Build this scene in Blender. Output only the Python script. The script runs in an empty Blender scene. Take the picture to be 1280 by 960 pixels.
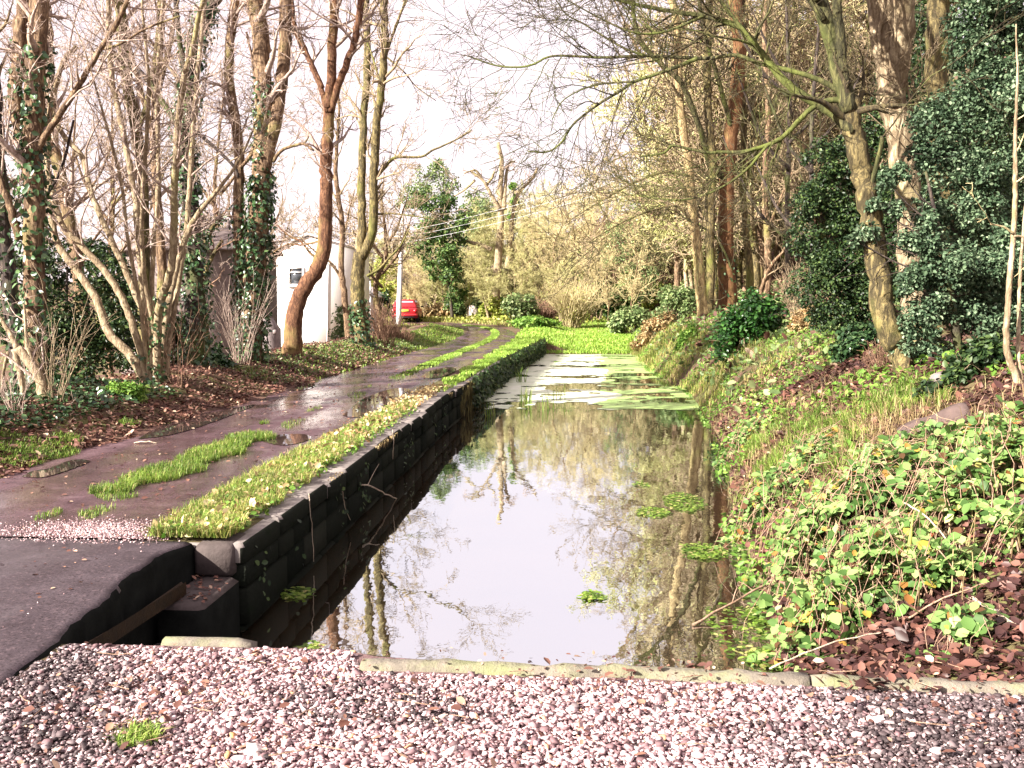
import bpy, math, random
import numpy as np
from mathutils import Vector, Matrix

rnd = random.Random(7)
RNG = np.random.default_rng(7)
S = bpy.context.scene
COL = S.collection

# ------------------------------------------------------------------ camera, sky, sun, exposure
F = 1250.0
YAW, PITCH = math.atan(80 / F), math.atan(102 / F)
CAMPOS = Vector((0, 0, 1.6))
cam_data = bpy.data.cameras.new('camera')
cam = bpy.data.objects.new('camera', cam_data)
COL.objects.link(cam)
cam.location = CAMPOS
cam.rotation_euler = (math.pi / 2 - PITCH, 0, YAW)
cam_data.sensor_width = 36
cam_data.lens = 36 * F / 1280
cam_data.clip_end = 2000
cam_data.clip_start = 0.05
S.camera = cam
CAMROT = cam.rotation_euler.to_matrix()

SUN_EL = math.radians(29)
SUN_FROM = Vector((-0.80, -0.60, 0)).normalized()
world = bpy.data.worlds.new('World')
S.world = world
world.use_nodes = True
wn, wl = world.node_tree.nodes, world.node_tree.links
wn.clear()
wo = wn.new('ShaderNodeOutputWorld')
bg = wn.new('ShaderNodeBackground')
bg.inputs['Strength'].default_value = 0.1
sky = wn.new('ShaderNodeTexSky')
sky.sky_type = 'NISHITA'
sky.sun_disc = False
sky.sun_elevation = SUN_EL
sky.sun_rotation = math.atan2(SUN_FROM.x, SUN_FROM.y)
sky.air_density = 1.0
sky.dust_density = 2.0
mx = wn.new('ShaderNodeMix')
mx.data_type = 'RGBA'
mx.inputs['Factor'].default_value = 0.9           # thin bright cloud veil over the sky
mx.inputs['B'].default_value = (3.3, 2.75, 2.83, 1)
wl.new(sky.outputs['Color'], mx.inputs['A'])
wl.new(mx.outputs['Result'], bg.inputs['Color'])
wl.new(bg.outputs[0], wo.inputs['Surface'])

sd = bpy.data.lights.new('sun', 'SUN')
sd.energy = 5.0
sd.angle = math.radians(0.6)
sd.color = (1.0, 0.93, 0.82)
sun = bpy.data.objects.new('sun', sd)
COL.objects.link(sun)
sdir = Vector((-SUN_FROM.x * math.cos(SUN_EL), -SUN_FROM.y * math.cos(SUN_EL), -math.sin(SUN_EL)))
sun.rotation_euler = sdir.to_track_quat('-Z', 'Y').to_euler()
sun.location = (-20, -15, 20)

S.view_settings.view_transform = 'Standard'
S.view_settings.look = 'None'
S.view_settings.exposure = 2.12
S.view_settings.gamma = 1.0
S.render.engine = 'CYCLES'
S.cycles.max_bounces = 6
S.cycles.diffuse_bounces = 2
S.cycles.glossy_bounces = 3
S.cycles.transmission_bounces = 3
S.cycles.transparent_max_bounces = 6
S.cycles.caustics_reflective = False
S.cycles.caustics_refractive = False
S.cycles.use_denoising = True


# ------------------------------------------------------------------ picture helpers
def ray(px, py):
    d = CAMROT @ Vector(((px - 640) / F, (480 - py) / F, -1.0))
    return np.array(d.normalized())


CP = np.array(CAMPOS)


def P(px, py, Y):
    d = ray(px, py)
    return CP + d * (Y / d[1])


def G(px, py, z):
    d = ray(px, py)
    return CP + d * ((z - CP[2]) / d[2])


# ------------------------------------------------------------------ terrain shape
def sstep(a, b, x):
    t = np.clip((np.asarray(x, float) - a) / (b - a), 0, 1)
    return t * t * (3 - 2 * t)


def XL(Y):
    return np.interp(Y, [0, 5.5, 6.6, 18, 27, 40, 50], [-2.26, -2.26, -2.19, -2.19, -2.0, -1.45, -1.2])


def XR(Y):
    return np.interp(Y, [0, 4.5, 6, 8.5, 10.4, 15, 19, 24.5, 28, 32, 38, 44, 80],
                     [1.05, 1.05, 1.2, 1.45, 1.62, 2.2, 2.45, 2.75, 2.55, 2.4, 2.45, 2.5, 2.6])


def ZP(Y):
    return np.interp(Y, [0, 40, 62, 80], [0, 0, .36, .42])


WATER = -0.59


def shear(X):
    """the gravel edge runs slightly towards the viewer on the right"""
    return np.interp(X, [-1.05, -.95, 2.6], [0, -.09, -.47])


BD = [-2, -.3, 0, .3, .7, 1.2, 2, 3, 6, 12, 25, 60]
BZ = [-1.0, -.9, -.64, -.28, .15, .55, .98, 1.25, 2.3, 5.4, 10.5, 16]


def lump(X, Y):
    return (np.sin(X * 2.1 + Y * .9) * .5 + np.sin(X * 4.7 - Y * 2.3 + 1.3) * .3 + np.sin(X * .8 + Y * 1.7 + 4) * .5)


def H(X, Y):
    X, Y = np.broadcast_arrays(np.asarray(X, float), np.asarray(Y, float))
    xl, xr, zp = XL(Y), XR(Y), ZP(Y)
    lz = np.interp(X, [-80, -30, -12, -9, -7.6, -6.8, -6.2, -5.6, -5.25, -2], [-1.5, -1.4, -1.1, -.35, .38, .44, .34, .09, 0, 0])
    lz = lz + .05 * lump(X, Y) * sstep(-5.5, -6.2, X)
    flat = sstep(46, 54, Y)
    left = zp + lz * (1 - flat)
    d = X - xr
    n = sstep(4.4, 8.5, Y)
    b = np.interp(d, BD, BZ)
    right = -.64 + (b + .64) * (.55 + .45 * n) + .06 * lump(X * 1.3, Y * 1.1) * sstep(.2, 1.0, d)
    near = Y < 4.46 + shear(X)
    bed = np.where(Y < 41.6, -1.0, np.interp(Y, [41.6, 42.4, 62, 70], [-.66, -.56, .22, .4]))
    z = np.where(X < xl - .11, left, np.where(X < xr, bed, np.maximum(right, np.where(Y > 41.6, bed, -2))))
    # canal end: the wall dies out, land slopes from the path to the marsh
    t = np.clip((X - (xl - .4)) / 1.6, 0, 1)
    endz = left * (1 - t) + bed * t
    z = np.where((Y > 43) & (X < xl + 1.2) & (X > xl - .4), endz, z)
    # steps pit beside the ramp
    pit = (Y > 4.46) & (Y < 6.42) & (X > xl - .39) & (X < xr - .3)
    z = np.where(pit, -1.0, z)
    z = np.where(near, np.where(X > 2.5, (X - 2.5) * .15, 0) + 0 * X, z)
    yh = np.interp(X, [-80, -14, -9, -4, 2, 30], [75, 71, 68, 65.5, 62.5, 58])
    hs = np.interp(X, [-80, -15, 0, 30], [.06, .14, .2, .32])
    z = z + np.where(Y > yh, np.minimum(Y - yh, 45) * hs, 0)
    return z


def hit(px, py, smax=140):
    d = ray(px, py)
    ts = np.concatenate([np.arange(3, 20, .02), np.arange(20, smax, .1)])
    pts = CP[None] + ts[:, None] * d[None]
    below = pts[:, 2] < np.maximum(H(pts[:, 0], pts[:, 1]), WATER)
    k = int(np.argmax(below))
    p = pts[k].copy()
    return p


def hz(x, y):
    return float(H(x, y))


# ------------------------------------------------------------------ mesh helpers
def mesh_np(name, verts, polys_idx, loop_tot, smooth=False):
    """verts (N,3); polys_idx flat loops; loop_tot per-polygon counts"""
    me = bpy.data.meshes.new(name)
    nv, nl, nf = len(verts), len(polys_idx), len(loop_tot)
    me.vertices.add(nv)
    me.vertices.foreach_set('co', np.ascontiguousarray(verts, dtype=np.float32).ravel())
    me.loops.add(nl)
    me.loops.foreach_set('vertex_index', np.ascontiguousarray(polys_idx, dtype=np.int32))
    me.polygons.add(nf)
    ls = np.zeros(nf, np.int32)
    ls[1:] = np.cumsum(loop_tot)[:-1]
    me.polygons.foreach_set('loop_start', ls)
    me.polygons.foreach_set('loop_total', np.asarray(loop_tot, np.int32))
    if smooth:
        me.polygons.foreach_set('use_smooth', np.ones(nf, bool))
    me.update(calc_edges=True)
    return me


class MB:
    """collects faces and links them as one mesh object"""

    def __init__(self):
        self.v, self.l, self.t, self.n = [], [], [], 0

    def add(self, V, faces):
        V = np.asarray(V, float).reshape(-1, 3)
        for f in faces:
            self.l.append(np.asarray(f) + self.n)
            self.t.append(np.array([len(f)]))
        self.v.append(V)
        self.n += len(V)
        return self

    def addnp(self, V, L, T):
        self.v.append(V)
        self.l.append(np.asarray(L) + self.n)
        self.t.append(np.asarray(T))
        self.n += len(V)
        return self

    def box(self, c, s, rz=0.0, bev=0.0):
        hx, hy, hzz = s[0] / 2, s[1] / 2, s[2] / 2
        if bev <= 0:
            V = [(x, y, z) for z in (-hzz, hzz) for x, y in ((-hx, -hy), (hx, -hy), (hx, hy), (-hx, hy))]
            Fc = [(3, 2, 1, 0), (4, 5, 6, 7), (0, 1, 5, 4), (1, 2, 6, 5), (2, 3, 7, 6), (3, 0, 4, 7)]
        else:
            b = min(bev, hx * .9, hy * .9, hzz * .9)
            V, Fc = [], []
            for z, i in ((-hzz, b), (-hzz + b, 0), (hzz - b, 0), (hzz, b)):
                xx, yy = hx - i, hy - i
                c_ = b if i == 0 else b
                V += [(-xx + c_, -yy, z), (xx - c_, -yy, z), (xx, -yy + c_, z), (xx, yy - c_, z), (xx - c_, yy, z), (-xx + c_, yy, z), (-xx, yy - c_, z), (-xx, -yy + c_, z)]
            Fc.append(tuple(range(7, -1, -1)))
            Fc.append(tuple(range(24, 32)))
            for k in range(3):
                for i in range(8):
                    j = (i + 1) % 8
                    Fc.append((k * 8 + i, k * 8 + j, k * 8 + 8 + j, k * 8 + 8 + i))
        V = np.array(V, float)
        cr, sr = math.cos(rz), math.sin(rz)
        V = np.stack([V[:, 0] * cr - V[:, 1] * sr, V[:, 0] * sr + V[:, 1] * cr, V[:, 2]], 1) + np.array(c)
        return self.add(V, Fc)

    def build(self, name, mat, parent=None, smooth=False, loc=None):
        me = mesh_np(name, np.concatenate(self.v), np.concatenate(self.l), np.concatenate(self.t), smooth)
        return link(name, me, mat, parent, loc)


def link(name, me, mat, parent=None, loc=None):
    o = bpy.data.objects.new(name, me)
    COL.objects.link(o)
    if mat is not None:
        me.materials.append(mat)
    if loc is not None:
        o.location = loc
    if parent is not None:
        o.parent = parent
        o.location = -Vector(parent.location) if loc is None else loc   # parts are modelled in world space
        if parent.parent is not None and loc is None:
            o.location = (0, 0, 0)
    return o


def tag(o, label=None, cat=None, group=None, kind=None):
    if label:
        o['label'] = label
    if cat:
        o['category'] = cat
    if group:
        o['group'] = group
    if kind:
        o['kind'] = kind
    return o


def empty(name, loc, label, cat, group=None):
    o = bpy.data.objects.new(name, None)
    COL.objects.link(o)
    o.location = Vector([float(a) for a in loc])
    o.empty_display_size = .2
    return tag(o, label, cat, group)


def tubes(groups, mb):
    """groups: list of (pts (M,n,3), rad (M,n), sides)"""
    for Pn, R, k in groups:
        if len(Pn) == 0:
            continue
        M, n, _ = Pn.shape
        T = np.empty_like(Pn)
        T[:, 1:-1] = Pn[:, 2:] - Pn[:, :-2]
        T[:, 0] = Pn[:, 1] - Pn[:, 0]
        T[:, -1] = Pn[:, -1] - Pn[:, -2]
        T /= np.linalg.norm(T, axis=2, keepdims=True) + 1e-9
        ref = np.where(np.abs(T[:, :1, 2:3]) > .8, np.array([1., 0, 0]), np.array([0, 0, 1.]))
        ref = np.broadcast_to(ref, T.shape)
        U = np.cross(T, ref)
        U /= np.linalg.norm(U, axis=2, keepdims=True) + 1e-9
        W = np.cross(T, U)
        a = np.arange(k) / k * 2 * math.pi
        ring = U[:, :, None] * np.cos(a)[None, None, :, None] + W[:, :, None] * np.sin(a)[None, None, :, None]
        Rr = R[:, :, None, None]
        if k >= 8:
            Rr = Rr * (1 + .06 * np.sin(a * 3 + 1)[None, None, :, None] + .018 * RNG.standard_normal((M, n, k, 1)))
        V = (Pn[:, :, None] + ring * Rr).reshape(-1, 3)
        i = np.arange(n - 1)[:, None]
        j = np.arange(k)[None]
        q = np.stack([i * k + j, i * k + (j + 1) % k, (i + 1) * k + (j + 1) % k, (i + 1) * k + j], -1).reshape(-1, 4)
        q = (q[None] + (np.arange(M) * n * k)[:, None, None]).reshape(-1)
        mb.addnp(V, q, np.full(M * (n - 1) * k, 4))
        if k >= 6:   # close the ends
            base = (np.arange(M) * n * k)[:, None]
            top = (base + (n - 1) * k + np.arange(k)[None]).reshape(-1)
            bot = (base + np.arange(k)[None, ::-1]).reshape(-1)
            mb.l[-1] = np.concatenate([mb.l[-1], top + mb.n - len(V), bot + mb.n - len(V)])
            mb.t[-1] = np.concatenate([mb.t[-1], np.full(2 * M, k)])


def resample(pts, n):
    pts = np.asarray(pts, float)
    m = len(pts)
    ext = np.vstack([2 * pts[0] - pts[1], pts, 2 * pts[-1] - pts[-2]])
    out = []
    for u in np.linspace(0, m - 1 - 1e-6, n * 3):
        i = int(u)
        f = u - i
        p0, p1, p2, p3 = ext[i], ext[i + 1], ext[i + 2], ext[i + 3]
        out.append(.5 * ((2 * p1) + (-p0 + p2) * f + (2 * p0 - 5 * p1 + 4 * p2 - p3) * f * f + (-p0 + 3 * p1 - 3 * p2 + p3) * f ** 3))
    out = np.array(out)
    s = np.concatenate([[0], np.cumsum(np.linalg.norm(np.diff(out, axis=0), axis=1))])
    u = np.linspace(0, s[-1], n)
    return np.stack([np.interp(u, s, out[:, k]) for k in range(3)], 1)


def grow(Pn, R, counts, rng, tmin, lens, ang, wig, up, n2, rr, rtip, ratio=None, bias=None):
    """children of the branches Pn (M,n,3); counts per branch"""
    M, n, _ = Pn.shape
    idx = np.repeat(np.arange(M), counts)
    K = len(idx)
    if K == 0:
        return np.zeros((0, n2, 3)), np.zeros((0, n2))
    tm = np.broadcast_to(np.asarray(tmin, float), (M,))[idx]
    t = tm + (0.99 - tm) * rng.random(K)
    f = t * (n - 1)
    i = np.minimum(f.astype(int), n - 2)
    fr = (f - i)[:, None]
    a, b = Pn[idx, i], Pn[idx, i + 1]
    pos = a * (1 - fr) + b * fr
    tan = (b - a) / (np.linalg.norm(b - a, axis=1, keepdims=True) + 1e-9)
    rad = R[idx, i] * (1 - fr[:, 0]) + R[idx, i + 1] * fr[:, 0]
    rv = rng.standard_normal((K, 3))
    if bias is not None:
        rv = rv + np.asarray(bias)
    pr = rv - (rv * tan).sum(1, keepdims=True) * tan
    pr /= np.linalg.norm(pr, axis=1, keepdims=True) + 1e-9
    an = np.radians(rng.uniform(ang[0], ang[1], K))[:, None]
    d = np.cos(an) * tan + np.sin(an) * pr
    if ratio is None:
        L = rng.uniform(lens[0], lens[1], K)
    else:
        pl = np.linalg.norm(np.diff(Pn, axis=1), axis=2).sum(1)[idx]
        L = pl * ratio * rng.uniform(.5, 1.25, K) * (1.15 - .6 * t)
    out = np.zeros((K, n2, 3))
    out[:, 0] = pos
    st = (L / (n2 - 1))[:, None]
    for k in range(1, n2):
        d = d + wig * rng.standard_normal((K, 3)) + np.array([0, 0, up])
        d /= np.linalg.norm(d, axis=1, keepdims=True) + 1e-9
        out[:, k] = out[:, k - 1] + d * st
    r0 = np.maximum(rad * rr * rng.uniform(.7, 1.1, K), rtip * 1.2)
    rt = np.linspace(1, 0, n2)[None]
    Rn = rtip + (r0[:, None] - rtip) * rt ** 1.1
    return out, Rn


# leaf shapes -------------------------------------------------------------
LEAF_V = np.array([(0, 0, 0), (-.30, .30, .07), (-.27, .68, .05), (0, 1, -.06), (.27, .68, .05), (.30, .30, .07)])
LEAF_F = [(0, 3, 2, 1), (0, 5, 4, 3)]
LANCE_V = LEAF_V * np.array([.55, 1, 1])


def leaf_mesh(mb, pos, nrm, size, rng, template=LEAF_V, spin=None, droop=0.0):
    n = len(pos)
    if n == 0:
        return
    nrm = nrm / (np.linalg.norm(nrm, axis=1, keepdims=True) + 1e-9)
    rv = rng.standard_normal((n, 3)) if spin is None else spin
    rv = rv + np.array([0, 0, -droop])
    y = rv - (rv * nrm).sum(1, keepdims=True) * nrm
    y /= np.linalg.norm(y, axis=1, keepdims=True) + 1e-9
    x = np.cross(y, nrm)
    s = np.broadcast_to(np.asarray(size, float), (n,))[:, None, None]
    tv = template[None] * np.array([1, 1, 1])
    V = pos[:, None] + s * (tv[..., 0:1] * x[:, None] + tv[..., 1:2] * y[:, None] + tv[..., 2:3] * nrm[:, None])
    k = len(template)
    Fq = np.array(LEAF_F)
    L = (Fq[None] + (np.arange(n) * k)[:, None, None]).reshape(-1)
    mb.addnp(V.reshape(-1, 3), L, np.full(n * 2, 4))


def blades(mb, pos, h, w, rng, lean=.5, dirs=None):
    n = len(pos)
    if n == 0:
        return
    a = rng.uniform(0, 2 * math.pi, n)
    d = np.stack([np.cos(a), np.sin(a), np.zeros(n)], 1)
    s = np.stack([-np.sin(a), np.cos(a), np.zeros(n)], 1)
    if dirs is not None:
        d = d * .5 + dirs
    h = np.broadcast_to(np.asarray(h, float), (n,)) * rng.uniform(.5, 1.25, n)
    w = np.broadcast_to(np.asarray(w, float), (n,)) * rng.uniform(.7, 1.2, n)
    le = lean * rng.uniform(.15, 1.4, n)
    up = np.array([0, 0, 1.])
    H1, W1 = h[:, None], w[:, None]
    b0, b1 = pos - s * W1 * .5, pos + s * W1 * .5
    mid = pos + up * H1 * .6 + d * (H1 * le[:, None] * .35)
    m0, m1 = mid - s * W1 * .36, mid + s * W1 * .36
    tip = pos + up * H1 * (1 - .35 * np.minimum(le, 1.6)[:, None]) + d * (H1 * le[:, None])
    V = np.stack([b0, b1, m1, m0, tip], 1).reshape(-1, 3)
    o = np.arange(n) * 5
    L = np.stack([o, o + 1, o + 2, o + 3, o + 3, o + 2, o + 4], 1).reshape(-1)
    mb.addnp(V, L, np.tile([4, 3], n))


# ------------------------------------------------------------------ materials
def newmat(name):
    m = bpy.data.materials.new(name)
    m.use_nodes = True
    nt = m.node_tree
    b = nt.nodes['Principled BSDF']
    return m, nt, b


def noise(nt, scale, detail=4, rough=.55, vec=None, dist=0.0):
    n = nt.nodes.new('ShaderNodeTexNoise')
    n.inputs['Scale'].default_value = scale
    n.inputs['Detail'].default_value = detail
    n.inputs['Roughness'].default_value = rough
    n.inputs['Distortion'].default_value = dist
    if vec is not None:
        nt.links.new(vec, n.inputs['Vector'])
    return n.outputs['Fac']


def coords(nt, scale=(1, 1, 1)):
    t = nt.nodes.new('ShaderNodeNewGeometry')
    mp = nt.nodes.new('ShaderNodeMapping')
    mp.inputs['Scale'].default_value = scale
    nt.links.new(t.outputs['Position'], mp.inputs['Vector'])
    return mp.outputs['Vector']


def ramp(nt, fac, stops, interp='LINEAR'):
    r = nt.nodes.new('ShaderNodeValToRGB')
    r.color_ramp.interpolation = interp
    e = r.color_ramp.elements
    while len(e) > 1:
        e.remove(e[-1])
    e[0].position = stops[0][0]
    e[0].color = (*stops[0][1], 1)
    for p, c in stops[1:]:
        k = e.new(p)
        k.color = (*c, 1)
    nt.links.new(fac, r.inputs['Fac'])
    return r.outputs['Color']


def mixc(nt, fac, a, b, mode='MIX'):
    m = nt.nodes.new('ShaderNodeMix')
    m.data_type = 'RGBA'
    m.blend_type = mode
    for key, val in (('Factor', fac), ('A', a), ('B', b)):
        if isinstance(val, (int, float)):
            m.inputs[key].default_value = val
        elif isinstance(val, tuple):
            m.inputs[key].default_value = (*val, 1)
        else:
            nt.links.new(val, m.inputs[key])
    return m.outputs['Result']


def bump(nt, b, h, strength=.4, dist=.02):
    n = nt.nodes.new('ShaderNodeBump')
    n.inputs['Strength'].default_value = strength
    n.inputs['Distance'].default_value = dist
    nt.links.new(h, n.inputs['Height'])
    nt.links.new(n.outputs['Normal'], b.inputs['Normal'])


def bark(name, c1, c2, moss=None, mossamt=.5, rough=.85):
    m, nt, b = newmat(name)
    v = coords(nt, (6, 6, 1.6))
    f = noise(nt, 3.2, 8, .75, v, .8)
    col = ramp(nt, f, [(.36, tuple(x * .7 for x in c1)), (.47, c1), (.62, c2)])
    spots = noise(nt, 9, 3, .6, coords(nt, (1, 1, 2.2)))
    col = mixc(nt, ramp(nt, spots, [(.62, (0, 0, 0)), (.75, (.45, .45, .45))]), col, tuple(x * .35 for x in c1))
    if moss:
        mf = noise(nt, 1.3, 4, .6, coords(nt, (1, 1, .7)))
        mk = ramp(nt, mf, [(.62 - mossamt * .35, (0, 0, 0)), (.8 - mossamt * .3, (1, 1, 1))])
        col = mixc(nt, mk, col, moss)
    nt.links.new(col, b.inputs['Base Color'])
    b.inputs['Roughness'].default_value = rough
    b.inputs['Specular IOR Level'].default_value = .25
    bump(nt, b, noise(nt, 3.5, 7, .7, coords(nt, (7, 7, 1.8)), .8), .8, .03)
    return m


def leafmat(name, stops, rough=.45, trans=.3, spec=.4):
    m, nt, b = newmat(name)
    g = nt.nodes.new('ShaderNodeNewGeometry')
    col = ramp(nt, g.outputs['Random Per Island'], stops)
    big = noise(nt, 1.7, 3, .6, coords(nt))
    col = mixc(nt, 1.0, col, ramp(nt, big, [(.3, (.72, .78, .72)), (.7, (1.2, 1.15, 1.1))]), 'MULTIPLY')
    nt.links.new(col, b.inputs['Base Color'])
    b.inputs['Roughness'].default_value = rough
    b.inputs['Specular IOR Level'].default_value = spec
    if trans > 0:
        t = nt.nodes.new('ShaderNodeBsdfTranslucent')
        nt.links.new(col, t.inputs['Color'])
        ms = nt.nodes.new('ShaderNodeMixShader')
        ms.inputs[0].default_value = trans
        nt.links.new(b.outputs[0], ms.inputs[1])
        nt.links.new(t.outputs[0], ms.inputs[2])
        nt.links.new(ms.outputs[0], nt.nodes['Material Output'].inputs['Surface'])
    return m


def plain(name, c, rough=.6, nz=.15, scale=8, spec=.4, metal=0.0, bumpy=.15):
    m, nt, b = newmat(name)
    f = noise(nt, scale, 5, .6, coords(nt))
    col = ramp(nt, f, [(.25, tuple(x * (1 - nz) for x in c)), (.75, tuple(min(1, x * (1 + nz)) for x in c))])
    nt.links.new(col, b.inputs['Base Color'])
    b.inputs['Roughness'].default_value = rough
    b.inputs['Specular IOR Level'].default_value = spec
    b.inputs['Metallic'].default_value = metal
    if bumpy:
        bump(nt, b, noise(nt, scale * 4, 5, .6, coords(nt)), bumpy, .01)
    return m


def soil_mat():
    m, nt, b = newmat('leafy_soil')
    f = noise(nt, 6, 8, .7, coords(nt), .4)
    col = ramp(nt, f, [(.3, (.035, .018, .016)), (.52, (.11, .058, .045)), (.72, (.22, .13, .09))])
    g = noise(nt, .9, 5, .65, coords(nt))
    col = mixc(nt, ramp(nt, g, [(.46, (0, 0, 0)), (.62, (.75, .75, .75))]), col, ramp(nt, noise(nt, 14, 4, .6, coords(nt)), [(.3, (.05, .075, .02)), (.7, (.19, .22, .06))]))
    nt.links.new(col, b.inputs['Base Color'])
    b.inputs['Roughness'].default_value = .9
    b.inputs['Specular IOR Level'].default_value = .2
    bump(nt, b, noise(nt, 22, 6, .7, coords(nt)), .9, .03)
    return m


def path_mat(name, c1, c2, c3, wet=(.35, .8)):
    m, nt, b = newmat(name)
    fine = noise(nt, 42, 4, .8, coords(nt))
    mid = noise(nt, 3.0, 6, .65, coords(nt), .3)
    col = ramp(nt, mid, [(.3, c1), (.55, c2), (.75, c3)])
    col = mixc(nt, ramp(nt, fine, [(.53, (0, 0, 0)), (.66, (.7, .7, .7))]), col, (.15, .105, .115))
    col = mixc(nt, ramp(nt, noise(nt, 75, 2, .5, coords(nt)), [(.36, (.8, .8, .8)), (.47, (0, 0, 0))]), col, (.02, .014, .016))
    nt.links.new(col, b.inputs['Base Color'])
    wetf = noise(nt, 1.1, 4, .6, coords(nt, (1.5, .5, 1)))
    r = ramp(nt, wetf, [(.50, (wet[0],) * 3), (.66, (wet[1],) * 3)])
    nt.links.new(r, b.inputs['Roughness'])
    b.inputs['Specular IOR Level'].default_value = .22
    nt.links.new(ramp(nt, wetf, [(.40, (.6, .6, .6)), (.50, (0, 0, 0))]), b.inputs['Coat Weight'])
    b.inputs['Coat Roughness'].default_value = wet[0]
    h = mixc(nt, .5, fine, noise(nt, 12, 5, .6, coords(nt)))
    bump(nt, b, h, .35, .012)
    return m


def water_mat(name, dark=(.022, .014, .008), refl=.74, tint=(.89, .96, 1.0), ripple=.02):
    m, nt, b = newmat(name)
    nt.nodes.remove(b)
    dif = nt.nodes.new('ShaderNodeBsdfDiffuse')
    murk = noise(nt, .8, 4, .6, coords(nt))
    nt.links.new(ramp(nt, murk, [(.3, dark), (.7, tuple(x * 2.2 for x in dark))]), dif.inputs['Color'])
    gl = nt.nodes.new('ShaderNodeBsdfGlossy')
    gl.inputs['Roughness'].default_value = .015
    gl.inputs['Color'].default_value = (*tint, 1)
    fr = nt.nodes.new('ShaderNodeFresnel')
    fr.inputs['IOR'].default_value = 1.33
    mr = nt.nodes.new('ShaderNodeMapRange')
    mr.inputs['From Min'].default_value = .02
    mr.inputs['From Max'].default_value = .45
    mr.inputs['To Min'].default_value = refl * .97
    mr.inputs['To Max'].default_value = refl
    nt.links.new(fr.outputs[0], mr.inputs['Value'])
    ms = nt.nodes.new('ShaderNodeMixShader')
    nt.links.new(mr.outputs[0], ms.inputs[0])
    nt.links.new(dif.outputs[0], ms.inputs[1])
    nt.links.new(gl.outputs[0], ms.inputs[2])
    bn = nt.nodes.new('ShaderNodeBump')
    bn.inputs['Strength'].default_value = ripple
    bn.inputs['Distance'].default_value = .05
    nt.links.new(noise(nt, 5, 3, .5, coords(nt, (1.2, .6, 1))), bn.inputs['Height'])
    for s in (gl, dif, fr):
        nt.links.new(bn.outputs[0], s.inputs['Normal'])
    nt.links.new(ms.outputs[0], nt.nodes['Material Output'].inputs['Surface'])
    return m


M = {}
M['soil'] = soil_mat()
M['path'] = path_mat('muddy_path', (.036, .017, .022), (.082, .044, .053), (.145, .094, .108), (.16, .65))
M['asphalt'] = path_mat('asphalt', (.036, .025, .030), (.058, .043, .051), (.088, .068, .078), (.5, .8))
M['gravel_bed'] = plain('gravel_bed', (.14, .085, .085), .9, .6, 40, .2, 0, .8)
M['water'] = water_mat('canal_water')
M['puddle'] = water_mat('puddle_water', (.03, .02, .018), .55, (.9, .93, 1), .01)
M['bark_tan'] = bark('bark_tan', (.085, .050, .030), (.32, .215, .13), (.20, .18, .06), .2)
M['bark_red'] = bark('bark_red', (.085, .038, .022), (.23, .115, .062), (.22, .17, .06), .22)
M['bark_olive'] = bark('bark_olive', (.055, .043, .021), (.25, .195, .085), (.13, .14, .03), .3)
M['bark_yellow'] = bark('bark_yellow', (.20, .14, .07), (.50, .39, .20), (.25, .24, .07), .2)
M['bark_orange'] = bark('bark_orange', (.11, .05, .022), (.21, .11, .05), (.22, .17, .06), .15)
M['twig_straw'] = bark('twig_straw', (.36, .32, .14), (.64, .60, .32))
M['bark_pale'] = bark('bark_pale', (.20, .145, .09), (.44, .36, .24), (.30, .27, .11), .2)
M['bark_moss'] = bark('bark_moss', (.028, .026, .012), (.13, .12, .05), (.10, .12, .025), .4)
M['bark_dark'] = bark('bark_dark', (.035, .026, .024), (.10, .075, .06), (.09, .11, .03), .35)
M['twig_pale'] = bark('twig_pale', (.32, .23, .19), (.52, .42, .36))
M['twig_tan'] = bark('twig_tan', (.20, .145, .09), (.42, .33, .22))
M['twig_yellow'] = bark('twig_yellow', (.42, .34, .17), (.66, .57, .34))
M['twig_red'] = bark('twig_red', (.16, .085, .055), (.36, .235, .16))
M['twig_moss'] = bark('twig_moss', (.040, .030, .018), (.13, .105, .050), (.10, .12, .03), .35)
M['holly'] = leafmat('holly_leaf', [(0, (.020, .042, .022)), (.45, (.07, .115, .066)), (.8, (.145, .21, .125)), (.95, (.22, .29, .19)), (1, (.32, .38, .26))], .55, .25, .22)
M['evergreen'] = leafmat('dark_evergreen_leaf', [(0, (.008, .020, .008)), (.6, (.026, .052, .018)), (1, (.085, .13, .04))], .45, .2, .3)
M['laurel'] = leafmat('laurel_leaf', [(0, (.012, .045, .010)), (.6, (.03, .095, .02)), (1, (.08, .19, .04))], .3, .2, .5)
M['fresh_dark'] = leafmat('ivy_column_leaf', [(0, (.02, .045, .015)), (.5, (.06, .12, .03)), (1, (.18, .27, .08))], .5, .3, .3)
M['ivy'] = leafmat('ivy_leaf', [(0, (.015, .040, .015)), (.6, (.035, .085, .03)), (1, (.12, .20, .08))], .35, .15, .5)
M['bramble'] = leafmat('bramble_leaf', [(0, (.12, .055, .03)), (.045, (.10, .05, .025)), (.06, (.03, .070, .016)), (.3, (.085, .165, .042)), (.6, (.17, .28, .085)), (.86, (.30, .41, .15)), (.93, (.46, .46, .22)), (.955, (.45, .38, .07)), (.985, (.42, .22, .06)), (1, (.25, .07, .04))], .5, .35, .22)
M['yellowgreen'] = leafmat('yellow_green_leaf', [(0, (.18, .24, .04)), (.6, (.36, .40, .08)), (1, (.56, .52, .18))], .5, .35, .3)
M['strawleaf'] = leafmat('straw_leaf', [(0, (.20, .20, .07)), (.5, (.42, .40, .16)), (1, (.66, .60, .34))], .7, .35, .2)
M['greygreen'] = leafmat('grey_green_leaf', [(0, (.08, .13, .045)), (.6, (.18, .25, .10)), (1, (.36, .41, .20))], .5, .3, .3)
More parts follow.
